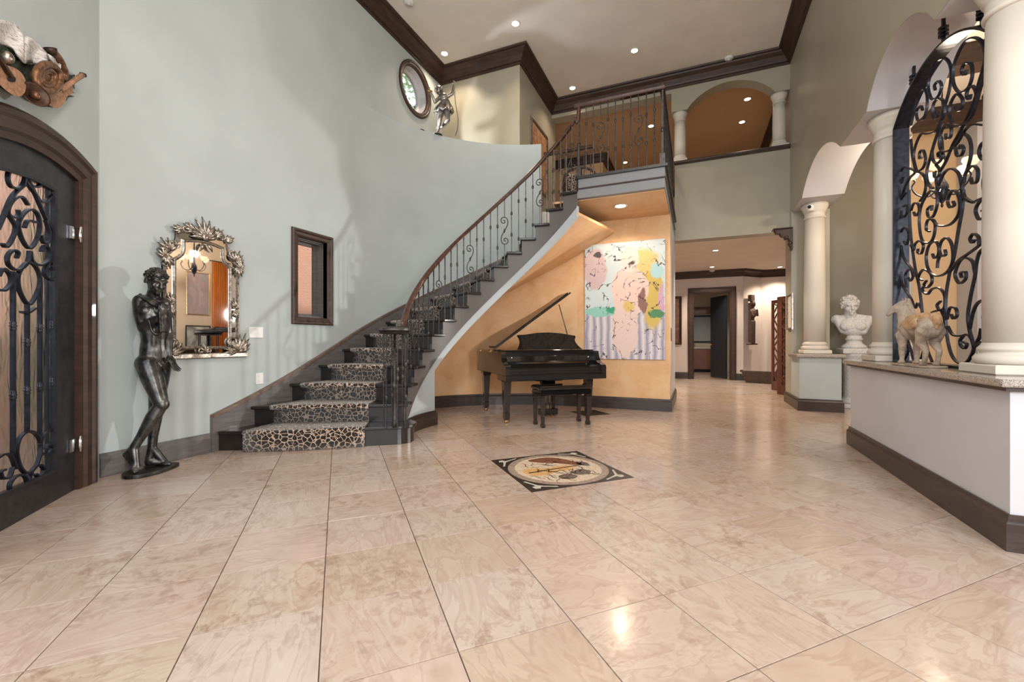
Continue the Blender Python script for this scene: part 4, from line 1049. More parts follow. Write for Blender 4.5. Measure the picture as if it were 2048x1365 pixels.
# ================================================================ BENCH
bp = c2w(.655, 5.70)
ben = thing('piano_bench', 'black padded piano bench with square tapered legs in front of the keyboard', 'bench', (*bp, 0), PR)
cush = MB().bbox(-.375, .375, -.165, .165, .47, .53, .02).build('cushion', M['piano'], ben, bevel=.01)
MB().bbox(-.36, .36, -.15, .15, .41, .469, .004).build('apron', M['piano'], ben)
for x in (-.325, .325):
    for y in (-.12, .12):
        sq = lambda r, z: [(x - r, y - r, z), (x + r, y - r, z), (x + r, y + r, z), (x - r, y + r, z)]
        rows = [sq(.021, .001), sq(.025, .01), sq(.025, .04), sq(.018, .055), sq(.026, .36), sq(.03, .37), sq(.03, .409)]
        vs = sum(rows, []); fs = [(3, 2, 1, 0), tuple(range(len(vs) - 4, len(vs)))]
        for r in range(len(rows) - 1):
            for k in range(4): a = r * 4 + k; c = r * 4 + (k + 1) % 4; fs.append((a, c, c + 4, a + 4))
        MB().add(vs, fs).build('leg', M['pianosheen'], ben)
# dark stone inlay in the floor under the piano
ip = c2w(1.20, 6.62)
M['mosdark0'] = plain('inlay_charcoal', lin(34, 30, 29), .3)
inl = thing('floor_inlay', 'dark stone diamond inlay set in the floor right of the piano leg', 'floor inlay', (*ip, .0005), R(45))
MB().bx(-.22, .22, -.22, .22, 0, .0012).build('stone', M['black'], inl)
MB().bx(-.15, .15, -.15, .15, .0012, .0018).build('stone_centre', M['mosdark0'], inl)

# ================================================================ ALCOVE PAINTING (generic stand-in of the same size and colours)
def canvas_mat():
    t = NT('painted_canvas'); tc = t.node('ShaderNodeTexCoord'); v0 = tc.outputs['Object']
    d = t.noise(v0, 5, 4, .6); sc = t.node('ShaderNodeVectorMath', operation='SCALE'); sc.inputs[3].default_value = .16
    sb = t.node('ShaderNodeVectorMath', operation='SUBTRACT'); t.link(d.outputs[1], sb.inputs[0]); sb.inputs[1].default_value = (.5, .5, .5)
    t.link(sb.outputs[0], sc.inputs[0]); ad = t.node('ShaderNodeVectorMath', operation='ADD'); t.link(v0, ad.inputs[0]); t.link(sc.outputs[0], ad.inputs[1])
    v = ad.outputs[0]
    sp = t.node('ShaderNodeSeparateXYZ'); t.link(v, sp.inputs[0])
    def blob(cx, cz, rx, rz, soft=.12):
        mp = t.node('ShaderNodeMapping', vector_type='POINT'); mp.inputs['Location'].default_value = (-cx / rx, 0, -cz / rz); mp.inputs['Scale'].default_value = (1 / rx, 0, 1 / rz)
        t.link(v, mp.inputs[0]); ln = t.node('ShaderNodeVectorMath', operation='LENGTH'); t.link(mp.outputs[0], ln.inputs[0])
        return t.ramp(ln.outputs['Value'], [(max(0, 1 - soft) * .5, (1, 1, 1)), (.5 + soft * .5 * .2, (0, 0, 0))]) if False else t.ramp(_half(ln.outputs['Value']), [(.5 - soft / 2, (1, 1, 1)), (.5, (0, 0, 0))])
    def _half(s):
        m = t.node('ShaderNodeMath', operation='MULTIPLY'); m.inputs[1].default_value = .5; t.link(s, m.inputs[0]); return m.outputs[0]
    col = t.mix(.0, lin(206, 220, 222), lin(206, 220, 222))
    n1 = t.noise(v0, 3, 4); col = t.mix(n1.outputs[0], lin(222, 228, 226), lin(188, 208, 214))
    # pale stripes of the lower third
    wv = t.node('ShaderNodeTexWave', wave_type='BANDS'); wv.inputs['Scale'].default_value = 2.6; wv.inputs['Distortion'].default_value = 2; wv.inputs['Detail'].default_value = 3
    t.link(v0, wv.inputs['Vector']); strp = t.ramp(wv.outputs['Color'], [(.2, lin(168, 160, 178)), (.4, lin(222, 212, 214)), (.6, lin(178, 180, 176)), (.8, lin(226, 216, 220))])
    lowm = t.ramp(sp.outputs['Z'], [(.0, (1, 1, 1)), (.02, (0, 0, 0))]); 
    lo_m = t.node('ShaderNodeMath', operation='LESS_THAN'); lo_m.inputs[1].default_value = -.20; t.link(sp.outputs['Z'], lo_m.inputs[0]); col = t.mix(lo_m.outputs[0], col, strp)
    for (cx, cz, rx, rz, c, s) in ((-.46, .55, .20, .36, (206, 182, 182), .1), (-.35, -.17, .30, .09, (150, 206, 190), .1), (-.16, -.14, .14, .06, (60, 160, 120), .1), (.45, .10, .17, .62, (214, 184, 92), .2),
                                   (.28, .62, .30, .24, (222, 200, 130), .3), (.52, .45, .10, .14, (176, 214, 216), .2), (.58, -.02, .06, .28, (214, 168, 190), .2), (.10, .15, .30, .42, (236, 206, 194), .08), (.02, -.45, .22, .50, (234, 206, 196), .1),
                                   (.10, .66, .15, .22, (240, 216, 206), .08), (.30, -.02, .07, .22, (146, 106, 98), .15), (.50, -.22, .14, .06, (80, 140, 92), .2), (.08, -.10, .10, .10, (222, 192, 110), .3), (-.42, .78, .07, .06, (86, 78, 84), .1)):
        col = t.mix(blob(cx, cz, rx, rz, s), col, lin(*c))
    # dark ink lines and gold flecks
    k = t.noise(v0, 3.6, 3, .5, .6)
    ink = t.ramp(k.outputs[0], [(.485, (0, 0, 0)), (.495, (1, 1, 1)), (.507, (1, 1, 1)), (.518, (0, 0, 0))]); n4 = t.noise(v0, 9, 3); ik = t.ramp(n4.outputs[0], [(.45, (0, 0, 0)), (.55, (1, 1, 1))])
    inkm = t.mix(1.0, ink, ik, 'MULTIPLY'); col = t.mix(inkm, col, lin(70, 58, 60))
    n5 = t.noise(v0, 38, 4, .7); fl_m = t.ramp(n5.outputs[0], [(.62, (0, 0, 0)), (.68, (1, 1, 1))]); fm = t.mix(1.0, fl_m, blob(.40, .35, .34, .75, .3), 'MULTIPLY'); col = t.mix(fm, col, lin(196, 150, 50))
    t.bump(n5.outputs[0], .2, .004); return t.fin(col, .55)
pt = thing('canvas_painting', 'large unframed canvas of pink, pale blue and gold shapes on the orange wall', 'painting', (-1.065, CYR + RA - .003, 1.76))
MB().bbox(-.635, .635, -.04, 0, -.95, .95, .004).build('canvas', canvas_mat(), pt)
MB().bx(-.62, .62, 0, .0025, -.93, .93).build('stretcher', M['railcap'], pt)

# ================================================================ FLOOR MEDALLION
mc = O0 + I * (4 * TS) + J * (4 * TS) - J * TS
mc = O0 + I * (4.0 * TS) + J * (3.0 * TS)
md_ = thing('floor_medallion', 'square mosaic floor medallion with dark corners and a round lute scene', 'floor mosaic', (mc.x, mc.y, -.012), R(45))
M['mosdark'] = plain('mosaic_charcoal', lin(52, 46, 42), .3)
def mosaic(name, c1, c2, sc=60):
    t = NT(name); v = t.coord('Object'); k = t.node('ShaderNodeTexVoronoi'); k.inputs['Scale'].default_value = sc; t.link(v, k.inputs['Vector'])
    sx = t.node('ShaderNodeSeparateColor'); t.link(k.outputs['Color'], sx.inputs[0])
    return t.fin(t.ramp(sx.outputs[0], [(.2, c1), (.8, c2)]), .3)
M['mosring'] = mosaic('mosaic_taupe', lin(150, 128, 114), lin(176, 154, 138)); M['moscream'] = mosaic('mosaic_cream', lin(206, 182, 156), lin(224, 204, 180)); M['mosbrown'] = mosaic('mosaic_brown', lin(110, 68, 50), lin(140, 92, 70))
M['mosgold'] = mosaic('mosaic_honey', lin(206, 158, 104), lin(222, 178, 122)); M['mosgrey'] = mosaic('mosaic_grey', lin(96, 82, 74), lin(126, 110, 98)); M['mospale'] = mosaic('mosaic_pale', lin(190, 184, 168), lin(206, 200, 184))
hh = TS - .002
md_b = MB().bbox(-hh, hh, -hh, hh, 0, .0120, .001).build('border', M['mosdark'], md_)
def flat(pts, name, mat, lev): return MB().slab([pts], .0118, .0120 + lev * .0003, id3).build(name, M[mat], md_)
flat(circ(0, 0, .435, 48), 'ring', 'mosring', 1); flat(circ(0, 0, .375, 48), 'disc', 'moscream', 2)
# in the inlay's own axes: x runs away to the right in the picture, y runs away to the left
def sp_(pts, n=5): return [(v[0], v[1]) for v in spline([Vector((a, b)) for a, b in pts], n, True)]
flat(sp_([(-.15, .30), (-.02, .345), (.12, .31), (.22, .16), (.26, .0), (.16, .05), (.06, .14), (-.06, .20)]), 'cloak', 'mosbrown', 3)
flat(sp_([(-.33, -.02), (-.27, -.12), (-.16, -.14), (-.06, -.09), (.06, -.08), (.16, -.02), (.10, .05), (0, .05), (-.09, .03), (-.20, .07), (-.30, .06)]), 'lute', 'mosgold', 3)
flat([(-.29, -.045), (.26, .005), (.26, .025), (-.29, -.025)], 'lute_neck', 'mosdark', 4)
flat(sp_([(.05, -.14), (.16, -.10), (.22, -.17), (.16, -.24), (.06, -.22)]), 'drapery', 'mosgrey', 3); flat(sp_([(-.10, -.20), (.0, -.17), (.05, -.25), (-.02, -.30), (-.10, -.27)]), 'drapery', 'mosgrey', 3)
flat(sp_([(.24, .12), (.32, .06), (.30, -.04), (.24, .0)]), 'drapery', 'mosgrey', 3)
rr_ = random.Random(3)
for k in range(46):
    a = rr_.uniform(0, 2 * PI); q = rr_.uniform(.10, .33); x, y = q * math.cos(a), q * math.sin(a); t_ = rr_.uniform(0, PI); l = rr_.uniform(.03, .07)
    pts = [(x + math.cos(t_) * l * s + math.sin(t_) * .012 * math.sin(s * 5), y + math.sin(t_) * l * s - math.cos(t_) * .012 * math.sin(s * 5)) for s in (-1, -.5, 0, .5, 1)]
    up = [(p[0] - math.sin(t_) * .010, p[1] + math.cos(t_) * .010) for p in pts]; flat(pts + up[::-1], 'squiggle', 'mosgrey', 3 if k % 3 else 2.5)
for sx in (-1, 1):
    for sy in (-1, 1):
        q = [(.22, .425), (.30, .39), (.345, .375), (.36, .41), (.40, .40), (.41, .36), (.375, .345), (.39, .30), (.425, .22), (.405, .22), (.37, .30), (.35, .34), (.30, .37), (.22, .405)]
        flat([(a * sx, b * sy) for a, b in q], 'corner_scroll', 'mospale', 1)
# ================================================================ BRONZE STATUE (standing youth with a cloth over the shoulder)
M['bronze'] = metal('aged_bronze', lin(50, 50, 52), lin(116, 114, 110), .34, .85, 9, .25)
M['bronzedark'] = metal('dark_bronze', lin(46, 45, 46), lin(92, 88, 84), .35, .85, 12, .2)
st_xy = c2w(-3.06, 3.65)
stt = thing('bronze_statue', 'dark bronze statue of a standing youth with a cloth over one shoulder beside the mirror', 'statue', (*st_xy, 0), YAW + R(40))
def S(px, py, dy=0.0): return Vector(((px - 297) * .00330, dy, max(0, (946 - py) * .00425) + .03))
b = MB()
# base plate
MB().prism([(v[0], v[1]) for v in spline([Vector(p) for p in ((-.185, -.06), (-.15, -.165), (-.04, -.185), (.08, -.12), (.185, .02), (.17, .085), (.08, .12), (-.04, .10), (-.135, .04))], 5, True)], .001, .032).build('plinth', M['bronzedark'], stt, bevel=.006)
def limb(pts, rs):
    for i in range(len(pts) - 1): b.cap(pts[i], pts[i + 1], rs[i], rs[i + 1])
# torso: pelvis, belly, rib cage, shoulders
for q in (-.020, .020):
    o_ = Vector((q, 0, 0)); limb([S(303, 738, .012) + o_, S(303, 712, .004) + o_ * .9, S(303, 690, 0) + o_ * .7, S(302, 664, .0) + o_ * 1.1, S(301, 638, .002) + o_ * 1.6, S(300, 620, .008) + o_ * 1.6], [.084, .080, .075, .080, .084, .07])
b.ell(S(303, 735, .012), (.102, .088, .10)); b.ell(S(302, 640, .0), (.112, .086, .10)); b.ell(S(287, 634, -.045), (.052, .04, .045)); b.ell(S(313, 634, -.045), (.052, .04, .045))
b.ell(S(290, 738, .06), (.07, .07, .075)); b.ell(S(314, 738, .06), (.065, .07, .075))           # buttocks
b.cap(S(276, 613, .01), S(322, 616, .01), .052, .05); b.ell(S(299, 611, .015), (.075, .055, .05))
b.cap(S(302.5, 668, -.062), S(302.5, 700, -.056), .022, .024)
# neck and head, tilted down to the right
b.cap(S(298, 612, .01), S(304, 590, -.015), .05, .045)
hc = S(307, 574, -.03)
Rh = Matrix.Rotation(R(14), 3, 'Y') @ Matrix.Rotation(R(14), 3, 'X') @ Matrix.Rotation(R(28), 3, 'Z')
def H(x, y, z): return hc + Rh @ Vector((x, y, z))
b.ell(H(0, .012, .022), (.073, .088, .084), Rh); b.ell(H(0, -.018, -.035), (.055, .066, .068), Rh); b.cap(H(0, -.062, -.082), H(0, -.052, -.07), .022, .03)
b.cap(H(0, -.080, .012), H(0, -.099, -.028), .009, .0135); b.ell(H(-.010, -.09, -.03), .009); b.ell(H(.010, -.09, -.03), .009)
b.cap(H(-.045, -.066, .022), H(-.012, -.077, .018), .010, .010); b.cap(H(.045, -.066, .022), H(.012, -.077, .018), .010, .010)
b.ell(H(-.027, -.066, .002), (.014, .010, .008), Rh); b.ell(H(.027, -.066, .002), (.014, .010, .008), Rh)
b.cap(H(-.018, -.078, -.054), H(.018, -.078, -.054), .007, .007); b.cap(H(-.014, -.076, -.066), H(.014, -.076, -.066), .008, .008)
b.ell(H(-.036, -.056, -.026), (.02, .02, .02), Rh); b.ell(H(.036, -.056, -.026), (.02, .02, .02), Rh)
for q in (-1, 1): b.ell(H(q * .073, .008, -.008), (.010, .019, .03), Rh)
# arms
sh, el, ha = S(275, 616, .015), S(282, 668, -.035), S(316, 645, -.13)
limb([sh, (sh + el) / 2 + Vector((-.004, 0, 0)), el], [.053, .050, .040]); limb([el, el.lerp(ha, .35), ha], [.040, .040, .025])
sh2, el2, ha2 = S(323, 620, .015), S(331, 676, .03), S(334, 722, -.035)
limb([sh2, (sh2 + el2) / 2, el2], [.048, .044, .035]); limb([el2, el2.lerp(ha2, .4), ha2], [.035, .034, .022])
def hand(w_, d, side, curl, spread, scale=1.0):
    d = d.normalized(); side = (side - d * side.dot(d)).normalized(); nn = d.cross(side)
    k = scale; pc_ = w_ + d * .05 * k
    b.ell(w_ + d * .045 * k, Vector((.040, .017, .05)) * k, Matrix((side, nn, d)).transposed())
    for i, L in enumerate((.072, .082, .076, .058)):
        o = (i - 1.5) * .019 * k; p0 = w_ + d * .082 * k + side * o; dd = (d + side * (i - 1.5) * spread).normalized()
        p1 = p0 + (dd * math.cos(curl * .4) + nn * math.sin(curl * .4)) * L * .45 * k; p2 = p1 + (dd * math.cos(curl) + nn * math.sin(curl)) * L * .33 * k; p3 = p2 + (dd * math.cos(curl * 1.5) + nn * math.sin(curl * 1.5)) * L * .25 * k
        limb([p0, p1, p2, p3], [.0095 * k, .009 * k, .008 * k, .007 * k])
    t0_ = w_ + d * .025 * k - side * .03 * k; t1_ = t0_ + (d * .5 - side * .8 + nn * .3).normalized() * .035 * k; t2_ = t1_ + (d * .85 - side * .3 + nn * .3).normalized() * .028 * k
    limb([t0_, t1_, t2_], [.013 * k, .0105 * k, .008 * k])
hand(ha, Vector((.25, -.35, .75)), Vector((.8, .2, -.3)), 1.5, .02, .9)
hand(ha2, Vector((.30, -.25, -.9)), Vector((.6, .8, 0)), .35, .10)
# legs: far leg straight, near leg bent with the heel lifted
hp1, kn1, an1 = S(291, 738, -.01), S(317, 818, -.10), S(264, 900, -.055)
limb([hp1, hp1.lerp(kn1, .35), kn1], [.092, .083, .054]); b.ell(kn1 + Vector((.008, -.012, 0)), (.05, .048, .055))
limb([kn1, kn1.lerp(an1, .3), kn1.lerp(an1, .75), an1], [.050, .056, .036, .034]); b.cap(kn1.lerp(an1, .15) + Vector((-.02, .035, 0)), kn1.lerp(an1, .45) + Vector((-.015, .02, 0)), .038, .03)
hp2, kn2, an2 = S(315, 738, .02), S(307, 822, .03), S(299, 908, .055)
limb([hp2, hp2.lerp(kn2, .4), kn2], [.085, .076, .052]); limb([kn2, kn2.lerp(an2, .3), kn2.lerp(an2, .75), an2], [.050, .053, .036, .034])
b.ell(S(309, 745, .01), (.07, .07, .05))
# feet with toes
def foot(heel, toe, ank, up=0):
    d = (toe - heel); L = d.length; d.normalize(); s_ = Vector((0, 0, 1)).cross(d).normalized()
    ball = heel + d * L * .70
    b.cap(heel + Vector((0, 0, .014)), ank, .030, .034); b.cap(heel + d * L * .2 + Vector((0, 0, .02)), ball + Vector((0, 0, .005)), .033, .028); b.cap(ank, ball + Vector((0, 0, .01)), .034, .026)
    b.cap(ball - s_ * .018, ball + s_ * .022, .022, .018)
    for i in range(5):
        o = (i - 2) * .0165; p = ball + s_ * o + d * .01; q = ball + s_ * o * 1.15 + d * L * (.30 - .035 * abs(i - .7)); q.z = max(.043, q.z)
        b.cap(p, q, .013 if i else .015, .0095 if i else .012)
foot(S(251, 921, -.02) + Vector((0, .01, .02)), Vector((-.070, -.135, .045)), an1)
foot(Vector((-.015, .06, .05)), Vector((.135, .02, .043)), an2)
bo = b.build('body', M['bronze'], stt, smooth=True); remesh(bo, .0058, 9)
# hair: tight curls
hb = MB(); hb.ell(H(0, .020, .030), (.074, .088, .082), Rh, 18, 12); rq = random.Random(5)
for k in range(120):
    a, e_ = rq.uniform(0, 2 * PI), rq.uniform(-.15, 1.5)
    v = Vector((math.cos(a) * math.cos(e_), math.sin(a) * math.cos(e_), math.sin(e_)))
    if v.y < -.55 and v.z < .45: continue
    hb.ell(H(v.x * .072, .018 + v.y * .086, .026 + v.z * .080), rq.uniform(.009, .014), None, 8, 6)
for k in range(16): hb.ell(H(-.062 + k * .0083 + rq.uniform(-.004, .004), -.066 + .0007 * (k - 7.5) ** 2, .056 + rq.uniform(-.010, .016)), rq.uniform(.009, .013), None, 8, 6)
hb.build('hair', M['bronzedark'], stt, smooth=True)
# cloth: band over the shoulder, loop across the belly and a hanging end
cb = MB()
c1 = spline([S(277, 607, .055), S(279, 604, .0), S(292, 611, -.075), S(308, 620, -.105), S(322, 622, -.135)], 6)
cb.tube(c1, 1, flat=(.055, .012), up=(.3, -1, .3))
c2 = spline([S(283, 650, -.085), S(293, 655, -.11), S(298, 672, -.115), S(307, 680, -.115), S(316, 672, -.125), S(318, 640, -.13), S(319, 622, -.135)], 6)
cb.tube(c2, .012, 8); 
for k, (x0, x1) in enumerate(((314, 316), (319, 321), (324, 326))):
    cb.tube(spline([S(x0 - 1, 622, -.14), S(x0, 645, -.15 + k * .008), S(x1, 676, -.135 + k * .012)], 5), [.014] * 5 + [.017] * 6, 8)
co = cb.build('cloth', M['bronzedark'], stt, smooth=True); remesh(co, .005, 3)

# ================================================================ DANCING FIGURE ON THE LEDGE
M['pewter'] = metal('polished_pewter', lin(96, 88, 84), lin(190, 184, 178), .3, .85, 10, .2)
dxy = c2w(-1.235, 7.22)
dan = thing('dancing_statue', 'small pewter statue of a dancing girl with cymbals standing on the curved ledge', 'statue', (*dxy, 4.546), YAW)
def D(x, y, dy=0.0): return Vector(((x - 360) * .1099 * .00840, dy, (1150 - y) * .1099 * .00840 + .012))
b = MB()
b.ell(D(365, 335), (.058, .062, .07)); b.cap(D(385, 400), D(375, 370), .026, .026); b.cap(D(352, 345, -.06), D(350, 360, -.062), .008, .012)
for q in (-1, 1): b.ell(D(358 + q * 22, 335, -.05), .012)
b.cap(D(345, 378, -.048), D(368, 378, -.048), .007, .007)
b.ell(D(455, 455), (.085, .06, .06)); b.ell(D(465, 490), (.07, .055, .06))
limb([D(395, 450), D(305, 565, -.03), D(240, 420, -.07)], [.032, .027, .021]); limb([D(525, 450), D(615, 410, -.02), D(648, 250, -.02)], [.032, .026, .019])
hand(D(240, 420, -.07), D(215, 370, -.08) - D(240, 420, -.07), Vector((.5, -1, 0)), .8, .05, .62); hand(D(648, 250, -.02), Vector((.1, 0, 1)), Vector((1, .4, 0)), .8, .05, .6)
limb([D(415, 690), D(392, 870, -.03), D(362, 1050)], [.055, .040, .022]); limb([D(362, 1050), D(345, 1135, -.03)], [.023, .016]); b.cap(D(362, 1080, .01), D(340, 1145, -.06), .018, .014)
limb([D(525, 700), D(535, 885, -.02), D(420, 960, .07), D(340, 965, .09)], [.055, .042, .026, .019]); b.cap(D(340, 965, .09), D(318, 985, .06), .02, .013)
bo = b.build('body', M['pewter'], dan, smooth=True); remesh(bo, .0055, 3)
m = MB(); n = 40; rows = [(490, 515, .062), (485, 570, .085), (475, 640, .125), (462, 700, .150), (455, 740, .158)]
vs = []
for (cx, cy_, r) in rows:
    for k in range(n):
        t = 2 * PI * k / n; q = r * (1 + (.12 * (r / .158) ** 2) * math.sin(t * 9)); p = D(cx, cy_); vs.append((p.x + q * math.cos(t), p.y + q * math.sin(t) * .8, p.z + .014 * math.sin(t * 9) * (r / .158)))
fs = [(i * n + k, i * n + (k + 1) % n, (i + 1) * n + (k + 1) % n, (i + 1) * n + k) for i in range(len(rows) - 1) for k in range(n)] + [tuple(range(n))]
sk_ = m.add(vs, fs, True).build('skirt', M['pewter'], dan); so = sk_.modifiers.new('solid', 'SOLIDIFY'); so.thickness = .008
m = MB()
for k in range(60):
    a, e_ = rq.uniform(0, 2 * PI), rq.uniform(-.3, 1.5); m.ell(D(365, 330) + Vector((math.cos(a) * math.cos(e_) * .06, .012 + math.sin(a) * math.cos(e_) * .055, math.sin(e_) * .07)), rq.uniform(.012, .02), None, 8, 6)
m.build('hair', M['pewter'], dan, smooth=True)
MB().lathe([(.002, -.006), (.02, -.006), (.055, .0), (.02, .008), (.002, .012)], D(215, 380, -.08), 20, M=Matrix.Rotation(R(55), 3, 'X') @ Matrix.Rotation(R(30), 3, 'Y')).build('cymbal', M['brass'], dan)
MB().lathe([(.075, 0), (.08, .003), (.08, .009), (.03, .012)], (D(350, 1150).x, -.02, .0), 20).build('base', M['bronzedark'], dan)
cx0 = Vector(dan.location)
def DW_(x, y, dy): return cx0 + Matrix.Rotation(YAW, 3, 'Z') @ D(x, y, dy)
cpts = [DW_(655, 330, .02), DW_(660, 480, .03), DW_(690, 680, .04), DW_(715, 850, .03), DW_(700, 1040, .02), DW_(665, 1162, .0)]
tag(MB().tube(spline(cpts, 6), .0055, 8).build('power_cord', M['iron'], loc=cpts[-1]), 'thin grey cord hanging from the raised hand of the dancing statue to the ledge', 'cord')

# ================================================================ BUST ON A PEDESTAL
M['marble'] = NT('speckled_stone'); _t = M['marble']; _v = _t.coord('Object'); _n = _t.noise(_v, 46, 5, .7); _c = _t.ramp(_n.outputs[0], [(.3, lin(168, 166, 166)), (.46, lin(214, 212, 210)), (.7, lin(232, 230, 226))]); _t.bump(_n.outputs[0], .4, .006); M['marble'] = _t.fin(_c, .7)
bxy = c2w(5.68, 7.16)
ped = thing('pedestal', 'pale speckled stone pedestal column behind the knee wall', 'pedestal', (*bxy, 0), 0)
MB().bbox(-.20, .20, -.20, .20, .001, .07, .01).build('foot', M['marble'], ped)
MB().lathe([(.19, .07), (.195, .10), (.17, .13), (.15, .15), (.145, .19), (.145, .80), (.165, .83), (.17, .86), (.19, .89)], seg=32).build('drum', M['marble'], ped)
MB().bbox(-.19, .19, -.19, .19, .89, .985, .02).build('top_slab', M['marble'], ped)
bus = thing('stone_bust', 'pale stone bust of a curly haired man on the pedestal by the arch', 'bust', (*bxy, .986), YAW - R(36))
def Bp(x, y, dy=0.0): return Vector(((x - 318) * .205 * .0066, dy, (650 - y) * .205 * .0080))
MB().lathe([(.17, .001), (.175, .02), (.16, .045), (.12, .075), (.105, .10), (.105, .13), (.115, .135), (.12, .16), (.105, .175), (.10, .21)], (Bp(322, 0).x, 0, 0), 28).build('socle', M['marble'], bus)
b = MB(); k_ = 1.0
b.ell(Bp(300, 420), (.20, .125, .14)); b.ell(Bp(318, 470), (.17, .115, .10)); b.cap(Bp(140, 355, .02), Bp(470, 365, .02), .07, .065); b.cap(Bp(285, 330, .02), Bp(150, 352, .02), .06, .06); b.cap(Bp(300, 330, .02), Bp(460, 358, .02), .06, .06); b.cap(Bp(150, 345, .0), Bp(215, 470, -.02), .065, .055); b.cap(Bp(465, 360, .0), Bp(410, 480, -.02), .065, .055)
b.ell(Bp(250, 430, -.08), (.09, .055, .075)); b.ell(Bp(375, 430, -.08), (.085, .055, .075)); b.cap(Bp(290, 370, .0), Bp(285, 270, -.02), .085, .078)
bc = Bp(280, 218, -.03); Rb = Matrix.Rotation(R(16), 3, 'Z') @ Matrix.Rotation(R(8), 3, 'X')
def HB(x, y, z): return bc + Rb @ Vector((x, y, z))
b.ell(HB(0, .02, .03), (.112, .128, .115), Rb); b.ell(HB(0, -.03, -.055), (.082, .095, .10), Rb); b.cap(HB(0, -.10, -.125), HB(0, -.08, -.10), .03, .04)
b.cap(HB(0, -.122, .012), HB(0, -.148, -.045), .013, .02); b.cap(HB(-.07, -.10, .03), HB(-.015, -.118, .022), .016, .016); b.cap(HB(.07, -.10, .03), HB(.015, -.118, .022), .016, .016)
for q in (-1, 1): b.ell(HB(q * .04, -.100, -.002), (.02, .014, .012), Rb); b.ell(HB(q * .055, -.082, -.045), (.03, .03, .03), Rb); b.ell(HB(q * .112, .0, -.015), (.015, .028, .042), Rb)
b.cap(HB(-.028, -.118, -.083), HB(.028, -.118, -.083), .010, .010); b.cap(HB(-.02, -.115, -.10), HB(.02, -.115, -.10), .012, .012)
bo = b.build('body', M['marble'], bus, smooth=True); remesh(bo, .008, 3)
m = MB(); m.ell(HB(0, .03, .045), (.12, .132, .115), Rb, 18, 12)
for k in range(150):
    a, e_ = rq.uniform(0, 2 * PI), rq.uniform(-.35, 1.5); v = Vector((math.cos(a) * math.cos(e_), math.sin(a) * math.cos(e_), math.sin(e_)))
    if v.y < -.5 and v.z < .42: continue
    m.ell(HB(v.x * .118, .025 + v.y * .13, .04 + v.z * .118), rq.uniform(.016, .026), None, 8, 6)
m.build('hair', M['marble'], bus, smooth=True)

# ================================================================ CERAMIC HORSE
M['clay'] = NT('weathered_clay'); _t = M['clay']; _v = _t.coord('Object'); _n = _t.noise(_v, 11, 6, .7, .5); _c = _t.ramp(_n.outputs[0], [(.3, lin(112, 94, 80)), (.48, lin(168, 150, 134)), (.66, lin(196, 178, 160))]); _t.bump(_n.outputs[0], .5, .01); M['clay'] = _t.fin(_c, .75)
M['clayorange'] = NT('weathered_orange_clay'); _t = M['clayorange']; _v = _t.coord('Object'); _n = _t.noise(_v, 14, 6, .7, .5); _c = _t.ramp(_n.outputs[0], [(.3, lin(150, 110, 80)), (.48, lin(196, 158, 120)), (.66, lin(214, 186, 154))]); _t.bump(_n.outputs[0], .4, .008); M['clayorange'] = _t.fin(_c, .75)
hor = thing('horse_statue', 'weathered clay horse statue with saddle standing on the granite cap before the grille', 'horse statue', (1.625, 4.40, ZCAP + .001), R(4))
b = MB()
MB().prism([(v[0], v[1]) for v in spline([Vector(p) for p in ((-.075, -.24), (.07, -.24), (.085, 0), (.075, .24), (-.07, .25), (-.085, .0))], 5, True)], 0, .014).build('base_plate', M['clay'], hor, bevel=.003)
b.ell((0, -.150, .305), (.082, .092, .092)); b.ell((0, -.04, .298), (.072, .13, .075)); b.ell((0, .10, .300), (.078, .095, .092)); b.ell((0, .150, .312), (.068, .065, .088))
limb([Vector((0, .145, .36)), Vector((-.004, .190, .435)), Vector((-.010, .205, .495))], [.066, .050, .040])
limb([Vector((-.008, .206, .505)), Vector((-.050, .215, .480)), Vector((-.088, .222, .440))], [.036, .029, .019]); b.cap((-.088, .222, .440), (-.100, .224, .426), .020, .016); b.ell((-.045, .212, .468), (.028, .024, .028)); b.ell((-.035, .190, .492), .009)
for s in (-1, 1): b.cap((.004, .205 + s * .020, .530), (.0, .208 + s * .024, .568), .011, .004)
for k in range(11): b.ell((.026 + .002 * k, .200 - .008 * k, .540 - .018 * k), (.018, .016, .02))
def hleg(x, y, back):
    if back: limb([Vector((x, y, .27)), Vector((x * 1.02, y + .035, .19)), Vector((x, y - .028, .125)), Vector((x, y - .012, .05)), Vector((x, y + .006, .028))], [.052, .034, .020, .016, .021])
    else: limb([Vector((x, y, .25)), Vector((x, y - .005, .16)), Vector((x, y + .006, .13)), Vector((x, y, .055)), Vector((x, y + .006, .028))], [.044, .026, .023, .016, .021])
    b.ell((x, y + .010, .026), (.025, .030, .015))
hleg(-.048, -.185, True); hleg(.048, -.15, True); hleg(-.043, .135, False); hleg(.043, .11, False)
bo = b.build('body', M['clay'], hor, smooth=True); remesh(bo, .0055, 3)
b = MB()
b.ell((0, -.06, .368), (.080, .145, .028)); b.cap((-.03, -.16, .385), (-.03, .05, .378), .034, .028); b.cap((.03, -.16, .385), (.03, .05, .378), .034, .028); b.ell((-.076, -.05, .335), (.014, .115, .045)); b.ell((.076, -.05, .335), (.014, .115, .045))
bo = b.build('saddle', M['clayorange'], hor, smooth=True); remesh(bo, .006, 4)
b = MB(); limb([Vector((0, -.215, .365)), Vector((.0, -.250, .37)), Vector((.0, -.260, .335)), Vector((.0, -.245, .30))], [.026, .026, .022, .012])
bo = b.build('tail', M['clayorange'], hor, smooth=True)
MB().tube([(x, y, z) for x, y, z in ((-.045, .215, .512), (-.055, .247, .478), (-.062, .217, .446), (-.052, .187, .482))], .005, 6, True).build('bridle', M['clayorange'], hor)
